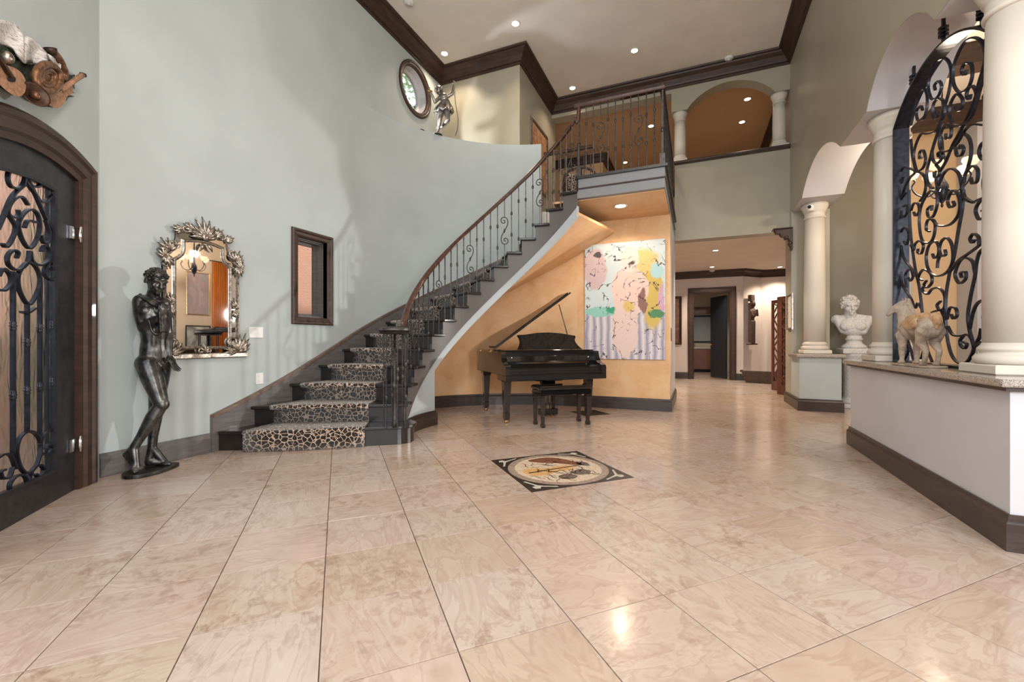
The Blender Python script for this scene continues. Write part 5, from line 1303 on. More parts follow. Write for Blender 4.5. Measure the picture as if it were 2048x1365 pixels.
# ================================================================ ORNATE MIRROR on the left wall
M['silver'] = metal('antique_silver', lin(112, 102, 92), lin(206, 196, 184), .32, .9, 40, .3)
M['mirror'] = NT('mirror_glass').fin((.92, .93, .93), .015, 1)
MY = 2.69
mir = thing('wall_mirror', 'ornate antique silver mirror with carved crest on the sage wall', 'mirror', (XL + .002, MY, .95))
def mf(u, v, d): return (d, u, v)
def outl(hw, z0, zs, zt, cw, sag):
    """bottom corners square, top corners cut with a concave curve"""
    pts = [(-hw, z0), (hw, z0), (hw, zs)]
    for k in range(1, 8):
        t = k / 8; a = Vector((hw, zs)).lerp(Vector((cw, zt)), t); pts.append((a.x - sag * math.sin(PI * t), a.y - sag * math.sin(PI * t) * .6))
    pts += [(cw, zt)] + [(cw - 2 * cw * k / 8, zt + .025 * math.sin(PI * k / 8)) for k in range(1, 8)] + [(-cw, zt)]
    for k in range(7, 0, -1):
        t = k / 8; a = Vector((hw, zs)).lerp(Vector((cw, zt)), t); pts.append((-(a.x - sag * math.sin(PI * t)), a.y - sag * math.sin(PI * t) * .6))
    pts += [(-hw, zs)]
    return pts
oo = outl(.35, .0, .93, 1.19, .24, .03); ii = outl(.243, .105, .90, 1.085, .165, .03)
MB().slab([oo], 0, .018, mf).build('backing', M['crown'], mir)
plane_sweep(oo, [(0, 0), (0, .03), (.008, .044), (.02, .04), (.026, .03), (.03, .02)], mf).build('outer_moulding', M['silver'], mir)
plane_sweep(ii, [(-.03, .018), (-.03, .03), (-.018, .04), (-.008, .036), (0, .026), (0, .018)], mf).build('inner_moulding', M['silver'], mir)
MB().slab([ii], .018, .021, mf).build('mirror_glass', M['mirror'], mir)
MB().slab([oo, ii[::-1]], .0182, .0195, mf).build('mirror_border', M['mirror'], mir)
def leafc(m, u, v, ang, L, wd, d0=.03, curl=.02):
    """one acanthus lobe: a tapered ridge curling off the wall"""
    ca, sa = math.cos(ang), math.sin(ang); n = 6; vs = []; fs = []
    for i in range(n + 1):
        t = i / n; w_ = wd * math.sin(PI * (.12 + .88 * t)) * (1 - .25 * t); bend = .35 * t * t
        x = L * (math.sin(t * 1.25) / 1.0); cx = u + ca * L * t - sa * bend * L * .4; cv = v + sa * L * t + ca * bend * L * .4
        dd = d0 + curl * math.sin(PI * t)
        for s, e_ in ((-1, 0), (0, .012), (1, 0)): vs.append((dd + e_, cx - sa * w_ * s, cv + ca * w_ * s))
    for i in range(n):
        for k in range(2): a = i * 3 + k; fs.append((a, a + 1, a + 4, a + 3))
    m.add(vs, fs, True)
def acan(m, u, v, ang, L, spread=1.0, n=5, wd=.02):
    for k in range(n):
        f = (k - (n - 1) / 2) / max(1, (n - 1) / 2); leafc(m, u, v, ang + f * spread, L * (1 - .35 * abs(f)), wd, .03 + .006 * (1 - abs(f)))
def curlc(m, u, v, r, a0, turns, s=1, th=.008):
    pts = []
    for k in range(22):
        t = k / 21; rr = r * (1 - .8 * t); a = a0 + s * turns * 2 * PI * t; pts.append((.04 + .008 * t, u + rr * math.cos(a), v + rr * math.sin(a)))
    m.tube(pts, [th * (1 - .4 * k / 21) for k in range(22)], 6)
def solid(o, th=.006): so = o.modifiers.new('solid', 'SOLIDIFY'); so.thickness = th; so.offset = 0; return o
m = MB(); acan(m, 0, 1.16, PI / 2, .20, 1.5, 9, .024); acan(m, 0, 1.17, PI / 2, .12, .9, 5, .02)
for s in (-1, 1):
    curlc(m, s * .08, 1.215, .055, PI / 2 - s * .6, 1.2, -s); curlc(m, s * .17, 1.215, .05, PI / 2, 1.2, s); acan(m, s * .10, 1.20, PI / 2 - s * .9, .11, .8, 5, .018); acan(m, s * .2, 1.18, PI / 2 - s * 1.25, .10, .7, 5, .018)
    leafc(m, s * .02, 1.10, -PI / 2 + s * .5, .08, .018, .04)
m.ell((.05, 0, 1.17), (.018, .03, .035)); solid(m.build('crest', M['silver'], mir))
for s in (-1, 1):
    m = MB(); acan(m, s * .30, .98, PI / 2 - s * .5, .13, 1.3, 7, .02); acan(m, s * .335, .93, -PI / 2 - s * .15, .12, .8, 5, .02); curlc(m, s * .27, 1.05, .045, 0, 1.1, s); curlc(m, s * .33, .86, .03, PI, 1, -s)
    acan(m, s * .345, .90, PI / 2 - s * .2, .12, .7, 5, .016)
    solid(m.build('shoulder_ornament', M['silver'], mir))
    m = MB(); curlc(m, s * .30, .52, .035, PI / 2, 1.1, s); curlc(m, s * .30, .45, .035, -PI / 2, 1.1, s); acan(m, s * .295, .50, PI / 2, .10, .6, 5, .014); acan(m, s * .295, .47, -PI / 2, .10, .6, 5, .014)
    solid(m.build('side_ornament', M['silver'], mir))
    m = MB(); acan(m, s * .33, .05, PI / 2 - s * .55, .20, 1.0, 7, .024); acan(m, s * .33, .04, PI / 2 + s * .6, .16, .9, 5, .02); curlc(m, s * .27, .14, .06, 0, 1.25, s, .011); curlc(m, s * .36, .10, .05, PI / 2, 1.2, -s, .01); acan(m, s * .30, .04, PI / 2 + s * 1.3, .14, .5, 4, .018)
    acan(m, s * .36, .06, PI / 2 - s * 1.0, .10, .8, 5, .02)
    solid(m.build('corner_ornament', M['silver'], mir))
m = MB(); curlc(m, -.035, .06, .03, 0, 1.1, 1); curlc(m, .035, .06, .03, PI, 1.1, -1); acan(m, 0, .04, PI / 2, .09, 1.2, 5, .016); solid(m.build('foot_ornament', M['silver'], mir))
MB().bbox(0, .05, -.40, .43, -.012, .035, .006).build('foot_rail', M['silver'], mir)

# ================================================================ INSTRUMENT RELIEF above the door
M['parch'] = NT('music_parchment'); _t = M['parch']; _v = _t.coord('Object', (10, 10, 60)); _n = _t.noise(_v, 3, 5, .7); _c = _t.ramp(_n.outputs[0], [(.38, lin(120, 112, 108)), (.47, lin(206, 200, 198)), (.7, lin(226, 222, 220))]); _t.bump(_n.outputs[0], .3, .004); M['parch'] = _t.fin(_c, .8)
M['copper'] = metal('aged_copper', lin(92, 64, 48), lin(164, 122, 90), .42, .7, 26, .3)
M['copperdark'] = metal('dark_copper', lin(48, 36, 32), lin(96, 68, 54), .45, .6, 22, .3)
M['lutewood'] = NT('lute_wood'); _t = M['lutewood']; _v = _t.coord('Object'); _n = _t.noise(_v, 40, 6, .7); _c = _t.ramp(_n.outputs[0], [(.35, lin(136, 98, 74)), (.65, lin(184, 142, 112))]); _t.bump(_n.outputs[0], .5, .006); M['lutewood'] = _t.fin(_c, .6)
M['verdi'] = metal('verdigris_leaf', lin(40, 42, 44), lin(92, 104, 86), .6, .3, 30, .4)
rel = thing('instrument_relief', 'carved wall relief of lute, horn and sheet music above the front door', 'wall relief', dw(.75, 2.55))
rL = Vector(rel.location)
def rp(x, y, d=.0):
    """point of the relief (zoom pixels of its picture) at distance d off the wall"""
    return on_plane(x * .1612, 20 + y * .1612, Vector(dw(.75, 1, 0)) + Vector(dn) * d, dn)
def rbuild(m, name, mat): return lpart(m, name, mat, rel)
def sheet(pts_top, pts_bot, d, wav=.02):
    T, B_ = spline([Vector(p) for p in pts_top], 5), spline([Vector(p) for p in pts_bot], 5); n = len(T); vs = []; fs = []; K = 6
    for i in range(n):
        for k in range(K + 1):
            p = T[i].lerp(B_[i], k / K); vs.append(rp(p.x, p.y, d + wav * math.sin(i / n * 7 + k * .4)))
    for i in range(n - 1):
        for k in range(K): a = i * (K + 1) + k; fs.append((a, a + 1, a + K + 2, a + K + 1))
    return MB().add(vs, fs, True)
solid(rbuild(sheet([(-200, 220), (-60, 140), (40, 125), (150, 160), (230, 230), (290, 320)], [(-200, 480), (-60, 430), (40, 430), (150, 470), (220, 570), (290, 660)], .06), 'sheet_music', M['parch']), .01)
solid(rbuild(sheet([(295, 330), (380, 345), (470, 420), (580, 540)], [(295, 660), (380, 660), (470, 670), (590, 680)], .05), 'sheet_music', M['parch']), .01)
solid(rbuild(sheet([(590, 540), (660, 590), (750, 660)], [(640, 640), (700, 760), (755, 900)], .07), 'sheet_music', M['parch']), .01)
# backing mass of leaves
m = MB(); bk = [(-150, 520), (60, 440), (200, 520), (300, 650), (450, 660), (600, 620), (700, 520), (800, 680), (830, 820), (930, 800), (930, 900), (900, 1000), (830, 1120), (700, 1220), (520, 1190), (380, 1130), (300, 1060), (150, 1060), (0, 960), (-150, 900)]
m.slab([bk], .005, .035, lambda u, v, d: rp(u, v, d)); rbuild(m, 'backing', M['verdi'])
rr2 = random.Random(11); m = MB()
for k in range(70):
    x, y = rr2.uniform(-80, 930), rr2.uniform(480, 1180)
    if not (200 < x < 420 or x > 780 or y > 1090 or (x < 220 and y < 680)): continue
    if x > 780 and (y < 800 or y > 1100): continue
    if y > 1090 and (x < 420 or x > 760): continue
    a = rr2.uniform(0, 2 * PI); l = rr2.uniform(35, 65); w_ = l * .3
    q = [rp(x - math.cos(a) * l, y - math.sin(a) * l, .04), rp(x - math.sin(a) * w_, y + math.cos(a) * w_, .05), rp(x + math.cos(a) * l, y + math.sin(a) * l, .045), rp(x + math.sin(a) * w_, y - math.cos(a) * w_, .05), rp(x, y, .062)]
    m.add(q, [(0, 1, 4), (1, 2, 4), (2, 3, 4), (3, 0, 4)])
rbuild(m, 'leaves', M['verdi'])
# lute body, hole, neck
m = MB(); lt = [(v[0], v[1]) for v in spline([Vector(p) for p in ((-140, 640), (0, 660), (100, 690), (220, 740), (300, 830), (325, 940), (290, 1050), (200, 1070), (90, 1010), (-30, 900), (-140, 780))], 5, True)]
m.slab([lt], .03, .11, lambda u, v, d: rp(u, v, d)); lute = rbuild(m, 'lute_body', M['lutewood'])
m = MB(); m.slab([[(v[0], v[1]) for v in spline([Vector(p) for p in ((95, 840), (150, 815), (195, 845), (190, 885), (140, 895), (100, 870))], 4, True)]], .11, .113, lambda u, v, d: rp(u, v, d)); rbuild(m, 'sound_hole', M['black'])
rbuild(MB().tube([rp(-120, 440, .12), rp(20, 640, .125), rp(140, 830, .125)], 1, flat=(.02, .018), up=dn), 'lute_neck', M['copperdark'])
# coiled horn with bell
m = MB()
for rx, ry, w_ in ((150, 165, .022), (92, 105, .014), (58, 68, .010)):
    pts = [rp(590 + rx * math.cos(2 * PI * k / 28), 840 + ry * math.sin(2 * PI * k / 28), .105) for k in range(28)]; m.tube(pts, w_, 8, True)
for q in (-36, -12, 12, 36): m.tube([rp(530, 840 + q, .10), rp(640, 840 + q + 8, .10)], .007, 6)
rbuild(m, 'coiled_horn', M['copper'])
hb_ = [rp(700, 960, .10), rp(640, 1040, .105), rp(540, 1080, .11), rp(470, 1070, .12), rp(430, 1060, .125)]
rbuild(MB().tube(spline(hb_, 4), [.018] * 12 + [.02, .021, .022, .023, .024], 12), 'horn_tube', M['copper'])
m = MB(); ctr = rp(420, 1055, .13); m.lathe([(.022, -.06), (.032, -.03), (.062, .010), (.068, .016), (.060, .014), (.03, -.02), (.004, -.04)], ctr, 20, M=(Vector(dn) * .75 + Vector((-DW.x, -DW.y, 0)) * -.6 + Vector((0, 0, .1))).normalized().to_track_quat('Z', 'Y').to_matrix()); rbuild(m, 'horn_bell', M['copperdark'])
rbuild(MB().tube(spline([rp(640, 520, .06), rp(700, 560, .07), rp(760, 660, .07), rp(800, 780, .06), rp(780, 860, .05)], 5), .022, 10), 'pipe', M['copper'])
rbuild(MB().lathe([(.02, -.02), (.03, 0), (.036, .02), (.03, .02), (.015, 0)], rp(640, 525, .07), 14, M=Vector((0, -.4, 1)).to_track_quat('Z', 'Y').to_matrix()), 'pipe_bell', M['copperdark'])
rbuild(MB().tube([rp(760, 990, .06), rp(900, 890, .075), rp(1020, 810, .08)], [.018, .015, .017], 8), 'fife', M['lutewood'])
rbuild(MB().lathe([(.01, -.012), (.02, -.008), (.02, .008), (.01, .012)], rp(1030, 805, .08), 10), 'fife_end', M['copperdark'])
m = MB(); m.slab([[(v[0], v[1]) for v in spline([Vector(p) for p in ((560, 1130), (700, 1040), (820, 960), (900, 930), (900, 1030), (840, 1070), (800, 1150), (720, 1220), (640, 1200))], 4, True)]], .03, .06, lambda u, v, d: rp(u, v, d)); rbuild(m, 'violin_body', M['lutewood'])
rbuild(MB().ell(rp(90, 590, .06), (.03, .03, .035)), 'drum_rim', M['silver'])

# ================================================================ HALL THINGS
hd = struct(thing('door_2', 'hall doorway with dark wood casing and an open dark door', 'door', (.43, YF, 0)))
pth = [(DO[0], .002), (DO[0], DO[2]), (DO[1], DO[2]), (DO[1], .002)]
cs = plane_sweep(pth, [(0, 0), (0, -.015), (.02, -.025), (.10, -.03), (.13, -.04), (.14, -.03), (.14, 0)], lambda u, v, d: (u - .43, d - .001, v), False)
cs.build('casing', M['crown'], hd)
plane_sweep(pth, [(0, 0), (-.02, 0), (-.02, .16), (0, .16)], lambda u, v, d: (u - .43, d, v), False).build('jamb', M['crown'], hd)
M['navy'] = plain('navy_door', lin(44, 50, 60), .3)
lf = MB(); lf.box((0, 0, 1.22), (.80, .045, 2.4)); lo_ = lf.tf(Matrix.Translation((.49 - .28, .50, 0)) @ Matrix.Rotation(R(118), 4, 'Z')).build('leaf', M['navy'], hd)
MB().tube([(.04, .62, .98), (.04, .62, 1.0), (-.02, .60, 1.0)], .012, 8).build('handle', M['brass'], hd)
# vanity in the room beyond
van = thing('vanity_cabinet', 'reddish wood vanity cabinet with white top seen through the hall doorway', 'cabinet', (.02, 16.95, 0))
M['redwood'] = wood('red_wood', lin(110, 62, 44), lin(150, 92, 68), .4)
vb = MB().bbox(-.65, .65, -.25, .25, .1, .83, .004).build('carcass', M['redwood'], van)
MB().bbox(-.68, .68, -.28, .26, .831, .87, .006).build('top', M['white'], van)
MB().bx(-.62, .62, -.2, .24, .001, .1).build('plinth', M['black'], van)
for k in range(4):
    d_ = MB().bbox(-.64 + k * .32, -.33 + k * .32, -.268, -.251, .13, .80, .006).build('cabinet_door', M['redwood'], van); MB().ell((-.37 + k * .32 if k % 2 == 0 else -.60 + k * .32, -.275, .6), .014).build('knob', M['chrome'], d_)
M['dimglass'] = plain('dim_mirror', lin(150, 160, 164), .35)
vm_ = thing('vanity_mirror', 'dark framed bathroom mirror above the vanity beyond the hall doorway', 'mirror', (.15, 17.395, 1.0))
MB().bbox(-.45, .45, -.03, 0, .05, 1.05, .005).build('frame', M['black'], vm_); MB().bx(-.40, .40, -.034, -.03, .10, 1.0).build('glass', M['dimglass'], vm_)
vl = thing('valance', 'brown wood valance band above the bathroom mirror', 'shelf', (.1, 17.39, 2.1)); MB().bbox(-.8, .8, -.12, 0, 0, .22, .01).build('board', M['redwood'], vl); MB().bbox(-.82, .82, -.14, 0, .22, .25, .004).build('ledge', M['redwood'], vl)
# carved figure on the angled wall
M['carved'] = wood('carved_dark_wood', lin(52, 40, 36), lin(96, 76, 66), .6, (2, 2, 6), 0, 10)
cf = thing('wall_carving', 'tall dark carved wooden figure hung on the lilac hall wall', 'carving', (1.40, 13.70, 1.02), R(45))
b = MB(); b.box((0, -.06, .60), (.15, .09, 1.1)); b.bbox(-.14, .18, -.12, 0, -.02, .02, .004)
b.ell((.02, -.09, 1.12), (.08, .07, .11)); b.box((-.01, -.07, 1.28), (.15, .11, .18)); b.ell((.02, -.10, .86), (.11, .07, .14)); b.cap((.10, -.10, .92), (.13, -.15, .80), .03, .03); b.cap((.13, -.15, .80), (.10, -.16, .95), .03, .025); b.cap((-.08, -.1, .92), (-.05, -.15, .78), .03, .03); b.cap((-.03, -.09, .62), (-.03, -.09, .05), .05, .045); b.cap((.05, -.09, .62), (.05, -.09, .05), .05, .045)
b.cap((.02, -.155, 1.14), (.02, -.165, 1.10), .012, .016)
bo = b.build('figure', M['carved'], cf, smooth=True); remesh(bo, .012, 2)
# woven trough
tro = thing('wooden_trough', 'long dark wood trough standing on the hall floor against the wall', 'trough', (1.62, 12.95, 0), R(-20))
def frus(x0, x1, y0, y1, z0, z1, g): return [[(x0, y0, z0), (x1, y0, z0), (x1, y1, z0), (x0, y1, z0)], [(x0 - g, y0 - g * .4, z1), (x1 + g, y0 - g * .4, z1), (x1 + g, y1 + g * .4, z1), (x0 - g, y1 + g * .4, z1)]]
a_, c_2 = frus(-.36, .36, -.12, .12, .002, .30, .10); a2, c3 = frus(-.34, .34, -.10, .10, .03, .302, .10)
vs = a_ + c_2 + c3 + a2; fs = [(3, 2, 1, 0)] + [(i, (i + 1) % 4, 4 + (i + 1) % 4, 4 + i) for i in range(4)] + [(4 + i, 4 + (i + 1) % 4, 8 + (i + 1) % 4, 8 + i) for i in range(4)] + [(8 + i, 8 + (i + 1) % 4, 12 + (i + 1) % 4, 12 + i) for i in range(4)] + [(12, 13, 14, 15)]
MB().add(vs, fs).build('body', M['carved'], tro)
for s in (-1, 1): MB().bbox(-.03 + s * .49, .03 + s * .49, -.06, .06, .27, .33, .01).build('lug', M['carved'], tro)
# folding screen, two pierced panels
scr = thing('folding_screen', 'brown wooden folding screen with pierced branch fretwork panels', 'screen', (1.62, 10.55, 0))
M['screenwood'] = wood('screen_wood', lin(72, 40, 30), lin(110, 66, 50), .45, (2, 2, 6), .1)
def spanel(p0, p1, seed):
    p0, p1 = Vector(p0), Vector(p1); d = (p1 - p0); L = d.length; d.normalize(); nn = Vector((-d.y, d.x)); f = lambda u, v, dd: (p0.x + d.x * u + nn.x * dd, p0.y + d.y * u + nn.y * dd, v)
    H_ = 2.02
    pn = MB().slab([[(0, .002), (L, .002), (L, H_), (0, H_)], [(.07, .20), (.07, H_ - .08), (L - .07, H_ - .08), (L - .07, .20)]], -.014, .014, f).build('panel_frame', M['screenwood'], scr)
    r_ = random.Random(seed); y = .20
    while y < H_ - .12:
        h2 = .13 + r_.uniform(0, .05)
        y2 = min(y + h2, H_ - .08)
        for q in (0, 1):
            x0 = .07 + (L - .14) * (q * .5); pts = [(x0 + (L - .14) * .5 * t + r_.uniform(-.02, .02), y + (y2 - y) * (t if (q + int(y * 10)) % 2 else 1 - t)) for t in (0, .33, .66, 1)]
            pts[0] = (x0, pts[0][1]); pts[-1] = (x0 + (L - .14) * .5, pts[-1][1])
            P3 = [Vector(f(a, b_, 0)) for a, b_ in pts]; MB().tube(spline(P3, 3), 1, flat=(.026, .018), up=(nn.x, nn.y, 0)).build('fretwork', M['screenwood'], pn)
        pts = [(.07 + (L - .14) * (.5 + r_.uniform(-.08, .08)), y + (y2 - y) * t) for t in (0, .5, 1)]
        MB().tube(spline([Vector(f(a, b_, 0)) for a, b_ in pts], 3), 1, flat=(.024, .018), up=(nn.x, nn.y, 0)).build('fretwork', M['screenwood'], pn)
        y = y2
spanel((-.02, .72), (.16, .32), 1); spanel((.16, .29), (-.04, -.17), 2); spanel((-.02, -.20), (.30, -.55), 4)
# corbel under the header
cor = thing('wood_corbel', 'dark carved wooden corbel shelf fixed to the wall under the upper header', 'corbel', (XR - .001, 8.66, 2.66))
cb_ = [(0, 0), (-.025, 0), (-.03, .06), (-.05, .10), (-.035, .14), (-.06, .20), (-.12, .23), (-.17, .25), (-.19, .29), (-.25, .30), (-.25, .335), (-.27, .34), (-.27, .365), (0, .365)]
MB().slab([cb_], -.06, .06, lambda u, v, d: (u, d, v)).build('bracket', M['crown'], cor, bevel=.006); MB().bbox(-.29, 0, -.09, .09, .366, .385, .004).build('shelf', M['crown'], cor)
for z in (.12, .22): MB().lathe([(.004, -.064), (.028, -.064), (.028, .064), (.004, .064)], (-.03 - (z - .12) * .6, 0, z), 14, M=Matrix.Rotation(R(90), 3, 'X')).build('rosette', M['crown'], cor)
def framed(name, label, cat, loc, rz, w_, h_, mat_f, mat_p, bw=.05, dep=.03, group=None):
    t = thing(name, label, cat, loc, rz, group)
    f = lambda u, v, d: (u, -d, v)
    plane_sweep([(-w_ / 2, 0), (w_ / 2, 0), (w_ / 2, h_), (-w_ / 2, h_)], [(0, 0), (0, dep * .7), (bw * .3, dep), (bw * .7, dep * .8), (bw, dep * .4), (bw, 0)], f).build('frame', mat_f, t)
    MB().slab([[(-w_ / 2 + bw * .8, bw * .8), (w_ / 2 - bw * .8, bw * .8), (w_ / 2 - bw * .8, h_ - bw * .8), (-w_ / 2 + bw * .8, h_ - bw * .8)]], .002, .010, f).build('picture', mat_p, t); return t
def artmat(name, cols, sc=3, dist=1.0, axis=(1, 1, 1)):
    t = NT(name); v = t.coord('Object', axis); n = t.noise(v, sc, 6, .6, dist); return t.fin(t.ramp(n.outputs[0], [(.25 + .5 * i / (len(cols) - 1), lin(*c)) for i, c in enumerate(cols)]), .6)
M['art_dark'] = artmat('dark_print', [(60, 44, 40), (120, 90, 80), (160, 140, 130)]); M['art_pale'] = artmat('pale_relief', [(190, 180, 166), (222, 214, 200), (150, 140, 128)], 14)
M['art_lilac'] = artmat('lilac_abstract', [(150, 140, 186), (206, 196, 200), (196, 170, 176), (170, 186, 200), (224, 214, 196)], 5, 1.2, (1, 1, .35)); M['art_tap'] = artmat('tapestry', [(110, 66, 46), (196, 150, 110), (140, 90, 64), (216, 180, 146)], 8)
M['art_grey'] = artmat('silver_print', [(236, 236, 230), (200, 202, 200), (120, 118, 116), (230, 230, 226)], 2.4)
framed('picture_frame', 'dark framed picture on the hall wall left of the doorway', 'picture', (-.62, YF - .001, 1.0), 0, .52, 1.42, M['crown'], M['art_dark'], .07)
framed('picture_frame', 'small pale framed relief on the pier wall by the folding screen', 'picture', (XR - .001, 8.78, 1.30), R(-90), .42, .62, M['silver'], M['art_pale'], .04)
framed('picture_frame', 'carved framed tapestry picture on the upper wall at the stair head', 'picture', (-2.829, 8.02, 4.05), R(90), 1.0, 1.28, M['silver'], M['art_tap'], .08)
# dining room: side wall painting, silver framed print on a console, chandelier
framed('picture_frame', 'lilac and grey abstract painting reflected in the ornate mirror', 'painting', (4.149, 7.75, 1.85), R(-90), .62, 1.2, M['brass'], M['art_lilac'], .02)
con = thing('console_table', 'dark console table below the abstract painting in the dining room', 'table', (3.90, 7.45, 0))
MB().bbox(-.22, .24, -.60, .60, .84, .88, .006).build('top', M['crown'], con)
MB().bbox(-.18, .20, -.56, .56, .74, .84, .004).build('apron', M['crown'], con)
for x in (-.17, .19):
    for y in (-.54, .54): MB().lathe([(.018, .002), (.026, .03), (.016, .06), (.026, .4), (.018, .5), (.03, .70), (.03, .741)], (x, y, 0), 12).build('leg', M['crown'], con)
framed('picture_frame', 'silver print in a thin black frame leaning on the dining room console', 'picture', (4.05, 7.70, .882), R(-90), .66, .66, M['black'], M['art_grey'], .03)
M['drapeo'] = artmat('orange_curtain', [(196, 104, 40), (222, 134, 60), (180, 92, 36)], 6, .4, (1, 8, .2))
cur = thing('curtain', 'orange curtain hanging on the dining room wall beside the abstract painting', 'curtain', (4.08, 8.33, .02))
vs = []; fs = []; n = 60
for k in range(n):
    y = -.22 + .44 * k / (n - 1); x = .03 * math.sin(k * .9)
    for z in (0, 3.4): vs.append((x, y, z))
for k in range(n - 1): fs.append((2 * k, 2 * k + 2, 2 * k + 3, 2 * k + 1))
solid(MB().add(vs, fs, True).build('cloth', M['drapeo'], cur), .006); MB().tube([(0, -.3, 3.42), (0, .3, 3.42)], .014, 10).build('rod', M['ironblack'], cur)
cha = thing('chandelier', 'iron chandelier with five glowing glass shades beyond the grille', 'chandelier', (2.75, 6.83, 3.02))
M['shade'] = glow('shade_glow', (1.0, .80, .52), 1.0)
MB().tube([(0, 0, .55), (0, 0, 1.676)], .008, 8).build('chain', M['ironblack'], cha)
MB().lathe([(.02, 1.64), (.07, 1.65), (.07, 1.677), (.02, 1.678)], seg=18).build('canopy', M['ironblack'], cha)
MB().lathe([(.002, -.30), (.015, -.28), (.008, -.25), (.04, -.2), (.065, -.12), (.06, -.04), (.025, .05), (.018, .2), (.035, .3), (.02, .38), (.012, .55)], seg=18).build('stem', M['ironblack'], cha)
for k in range(5):
    a = 2 * PI * k / 5 + .35; ca, sa = math.cos(a), math.sin(a)
    pts = [(ca * r, sa * r, z) for r, z in ((.03, -.06), (.12, -.14), (.22, -.10), (.27, .0), (.24, .07), (.27, .10))]
    ar_ = MB().tube(spline(pts, 5), .009, 7).build('arm', M['ironblack'], cha)
    MB().lathe([(.012, .09), (.03, .10), (.055, .12), (.075, .17), (.07, .20), (.02, .205)], (ca * .27, sa * .27, 0), 18).build('glass_shade', M['shade'], ar_)
point('chandelier_light', (2.75, 6.83, 3.30), 150, (1, .84, .64), .08)
# armchair on the upper hall
ac = thing('armchair', 'leopard upholstered armchair with dark carved frame at the head of the stair', 'armchair', (-1.95, 7.95, ZUP), R(20))
MB().bbox(-.28, .28, -.26, .26, .30, .46, .04).build('seat', M['leopard'], ac); MB().bbox(-.26, .26, .22, .30, .46, .95, .03).build('back', M['leopard'], ac)
m = MB(); m.tube(spline([(-.31, .28, .40), (-.32, .30, .80), (-.24, .32, 1.02), (0, .33, 1.10), (.24, .32, 1.02), (.32, .30, .80), (.31, .28, .40)], 5), .028, 8); m.build('back_frame', M['crown'], ac)
for s in (-1, 1):
    MB().tube(spline([(s * .30, .26, .64), (s * .33, 0, .66), (s * .32, -.26, .62), (s * .31, -.27, .45)], 5), .024, 8).build('arm', M['crown'], ac)
    for y in (-.24, .26): MB().lathe([(.016, .002), (.03, .02), (.02, .06), (.028, .2), (.034, .32)], (s * .27, y, 0), 10).build('leg', M['crown'], ac)
# foliage outside
def shrub(label, loc, rx, ry, rz_, n, seed, col1, col2, name='shrub'):
    r_ = random.Random(seed); t = thing(name, label, 'shrub', loc); m = MB()
    for k in range(n):
        a, e_, q = r_.uniform(0, 2 * PI), r_.uniform(-1.3, 1.5), r_.uniform(.55, 1) ** .5; c = Vector((rx * q * math.cos(a) * math.cos(e_), ry * q * math.sin(a) * math.cos(e_), rz_ + rz_ * q * math.sin(e_)))
        Mx = Matrix.Rotation(r_.uniform(0, 6.28), 3, 'Z') @ Matrix.Rotation(r_.uniform(-1.2, 1.2), 3, 'X'); l = r_.uniform(.05, .09)
        m.add([c + Mx @ Vector(p) for p in ((0, -l, 0), (l * .45, 0, .01), (0, l, 0), (-l * .45, 0, .01))], [(0, 1, 2, 3)])
    tm_ = NT(name + '_leaf'); v = tm_.coord('Object'); nn = tm_.noise(v, 5, 3); mt = tm_.fin(tm_.ramp(nn.outputs[0], [(.3, col1), (.7, col2)]), .5)
    o = m.build('foliage', mt, t, recalc=False); o['kind'] = 'stuff'; MB().tube([(0, 0, 0), (.02, 0, rz_ * .6), (0, 0, rz_ * 1.2)], [.03, .025, .012], 8).build('stem', M['crown'], t)
shrub('green shrub outside the textured glass of the front door', (-5.75, 2.3, -.012), .40, .45, 1.35, 1400, 3, lin(70, 120, 60), lin(140, 180, 110))
tr = thing('tree', 'leafy tree outside seen through the small round window', 'tree', (-9.2, 12.8, -.012)); r_ = random.Random(4); m = MB()
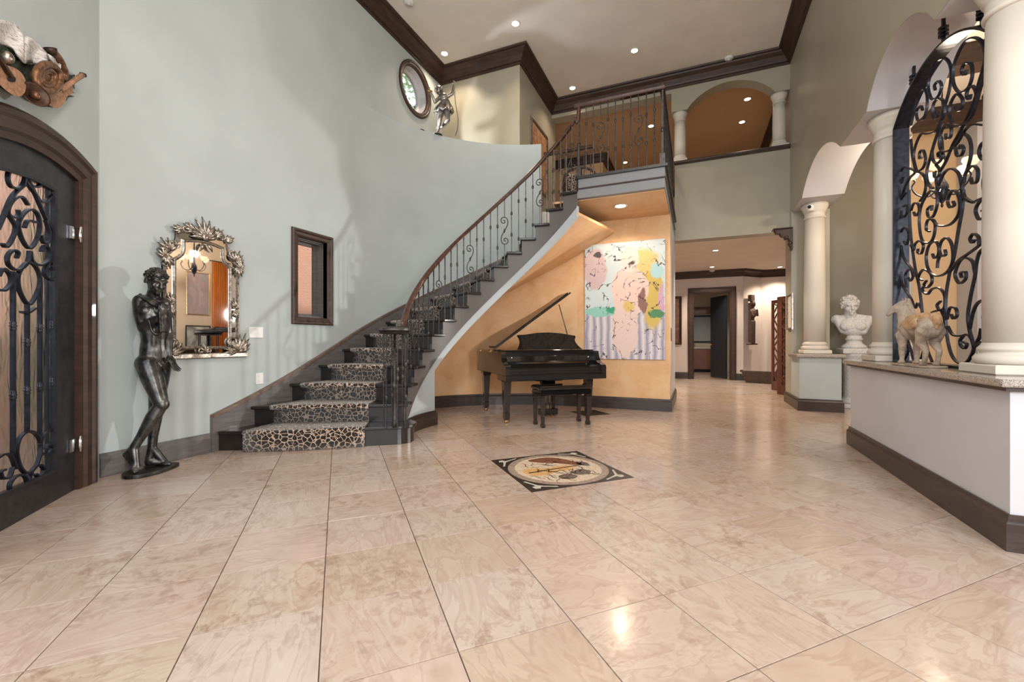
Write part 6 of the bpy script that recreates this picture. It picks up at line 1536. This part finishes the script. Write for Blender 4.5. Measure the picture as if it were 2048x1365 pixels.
for k in range(5200):
    a, e_, q = r_.uniform(0, 2 * PI), r_.uniform(-1.4, 1.4), r_.uniform(.2, 1) ** .5; c = Vector((2.3 * q * math.cos(a) * math.cos(e_), 2.3 * q * math.sin(a) * math.cos(e_), 9.6 + 2.6 * q * math.sin(e_)))
    Mx = Matrix.Rotation(r_.uniform(0, 6.28), 3, 'Z') @ Matrix.Rotation(r_.uniform(-1.2, 1.2), 3, 'X'); l = r_.uniform(.07, .13)
    m.add([c + Mx @ Vector(p) for p in ((0, -l, 0), (l * .45, 0, .01), (0, l, 0), (-l * .45, 0, .01))], [(0, 1, 2, 3)])
_t = NT('tree_leaf'); _v = _t.coord('Object'); _n = _t.noise(_v, 3, 3); o = m.build('foliage', _t.fin(_t.ramp(_n.outputs[0], [(.3, lin(120, 150, 100)), (.7, lin(196, 214, 170))]), .5), tr, recalc=False); o['kind'] = 'stuff'
MB().tube([(0, 0, 0), (.1, .05, 4), (0, 0, 9.5)], [.2, .16, .06], 10).build('trunk', M['crown'], tr)

# flush pull on the wall end and toiletries on the vanity
pl_ = thing('door_pull', 'slim dark flush pull on the narrow white wall end beside the painting', 'door pull', (-.3605, 7.45, 1.10))
MB().bbox(0, .006, -.02, .02, 0, .22, .002).build('plate', M['black'], pl_); MB().bbox(.006, .010, -.012, .012, .02, .20, .002).build('recess', M['ironblack'], pl_)
for k, (x, h_, c) in enumerate(((-.35, .20, 'plastic'), (-.22, .15, 'plastic'), (-.05, .17, 'brass'))):
    t = thing('toiletry_bottle', ('tallest white bottle at the left end of the bathroom vanity top', 'short white bottle second from the left on the bathroom vanity top', 'brass coloured bottle near the middle of the bathroom vanity top')[k], 'bottle', (.02 + x, 16.88, .871), 0, 'bottles on the bathroom vanity')
    MB().lathe([(.034, 0), (.036, .01), (.036, h_ * .65), (.014, h_ * .78), (.014, h_ * .82)], seg=14).build('bottle_body', M[c], t); MB().lathe([(.017, h_ * .82), (.017, h_), (.004, h_)], seg=12).build('cap', M['chrome'], t)
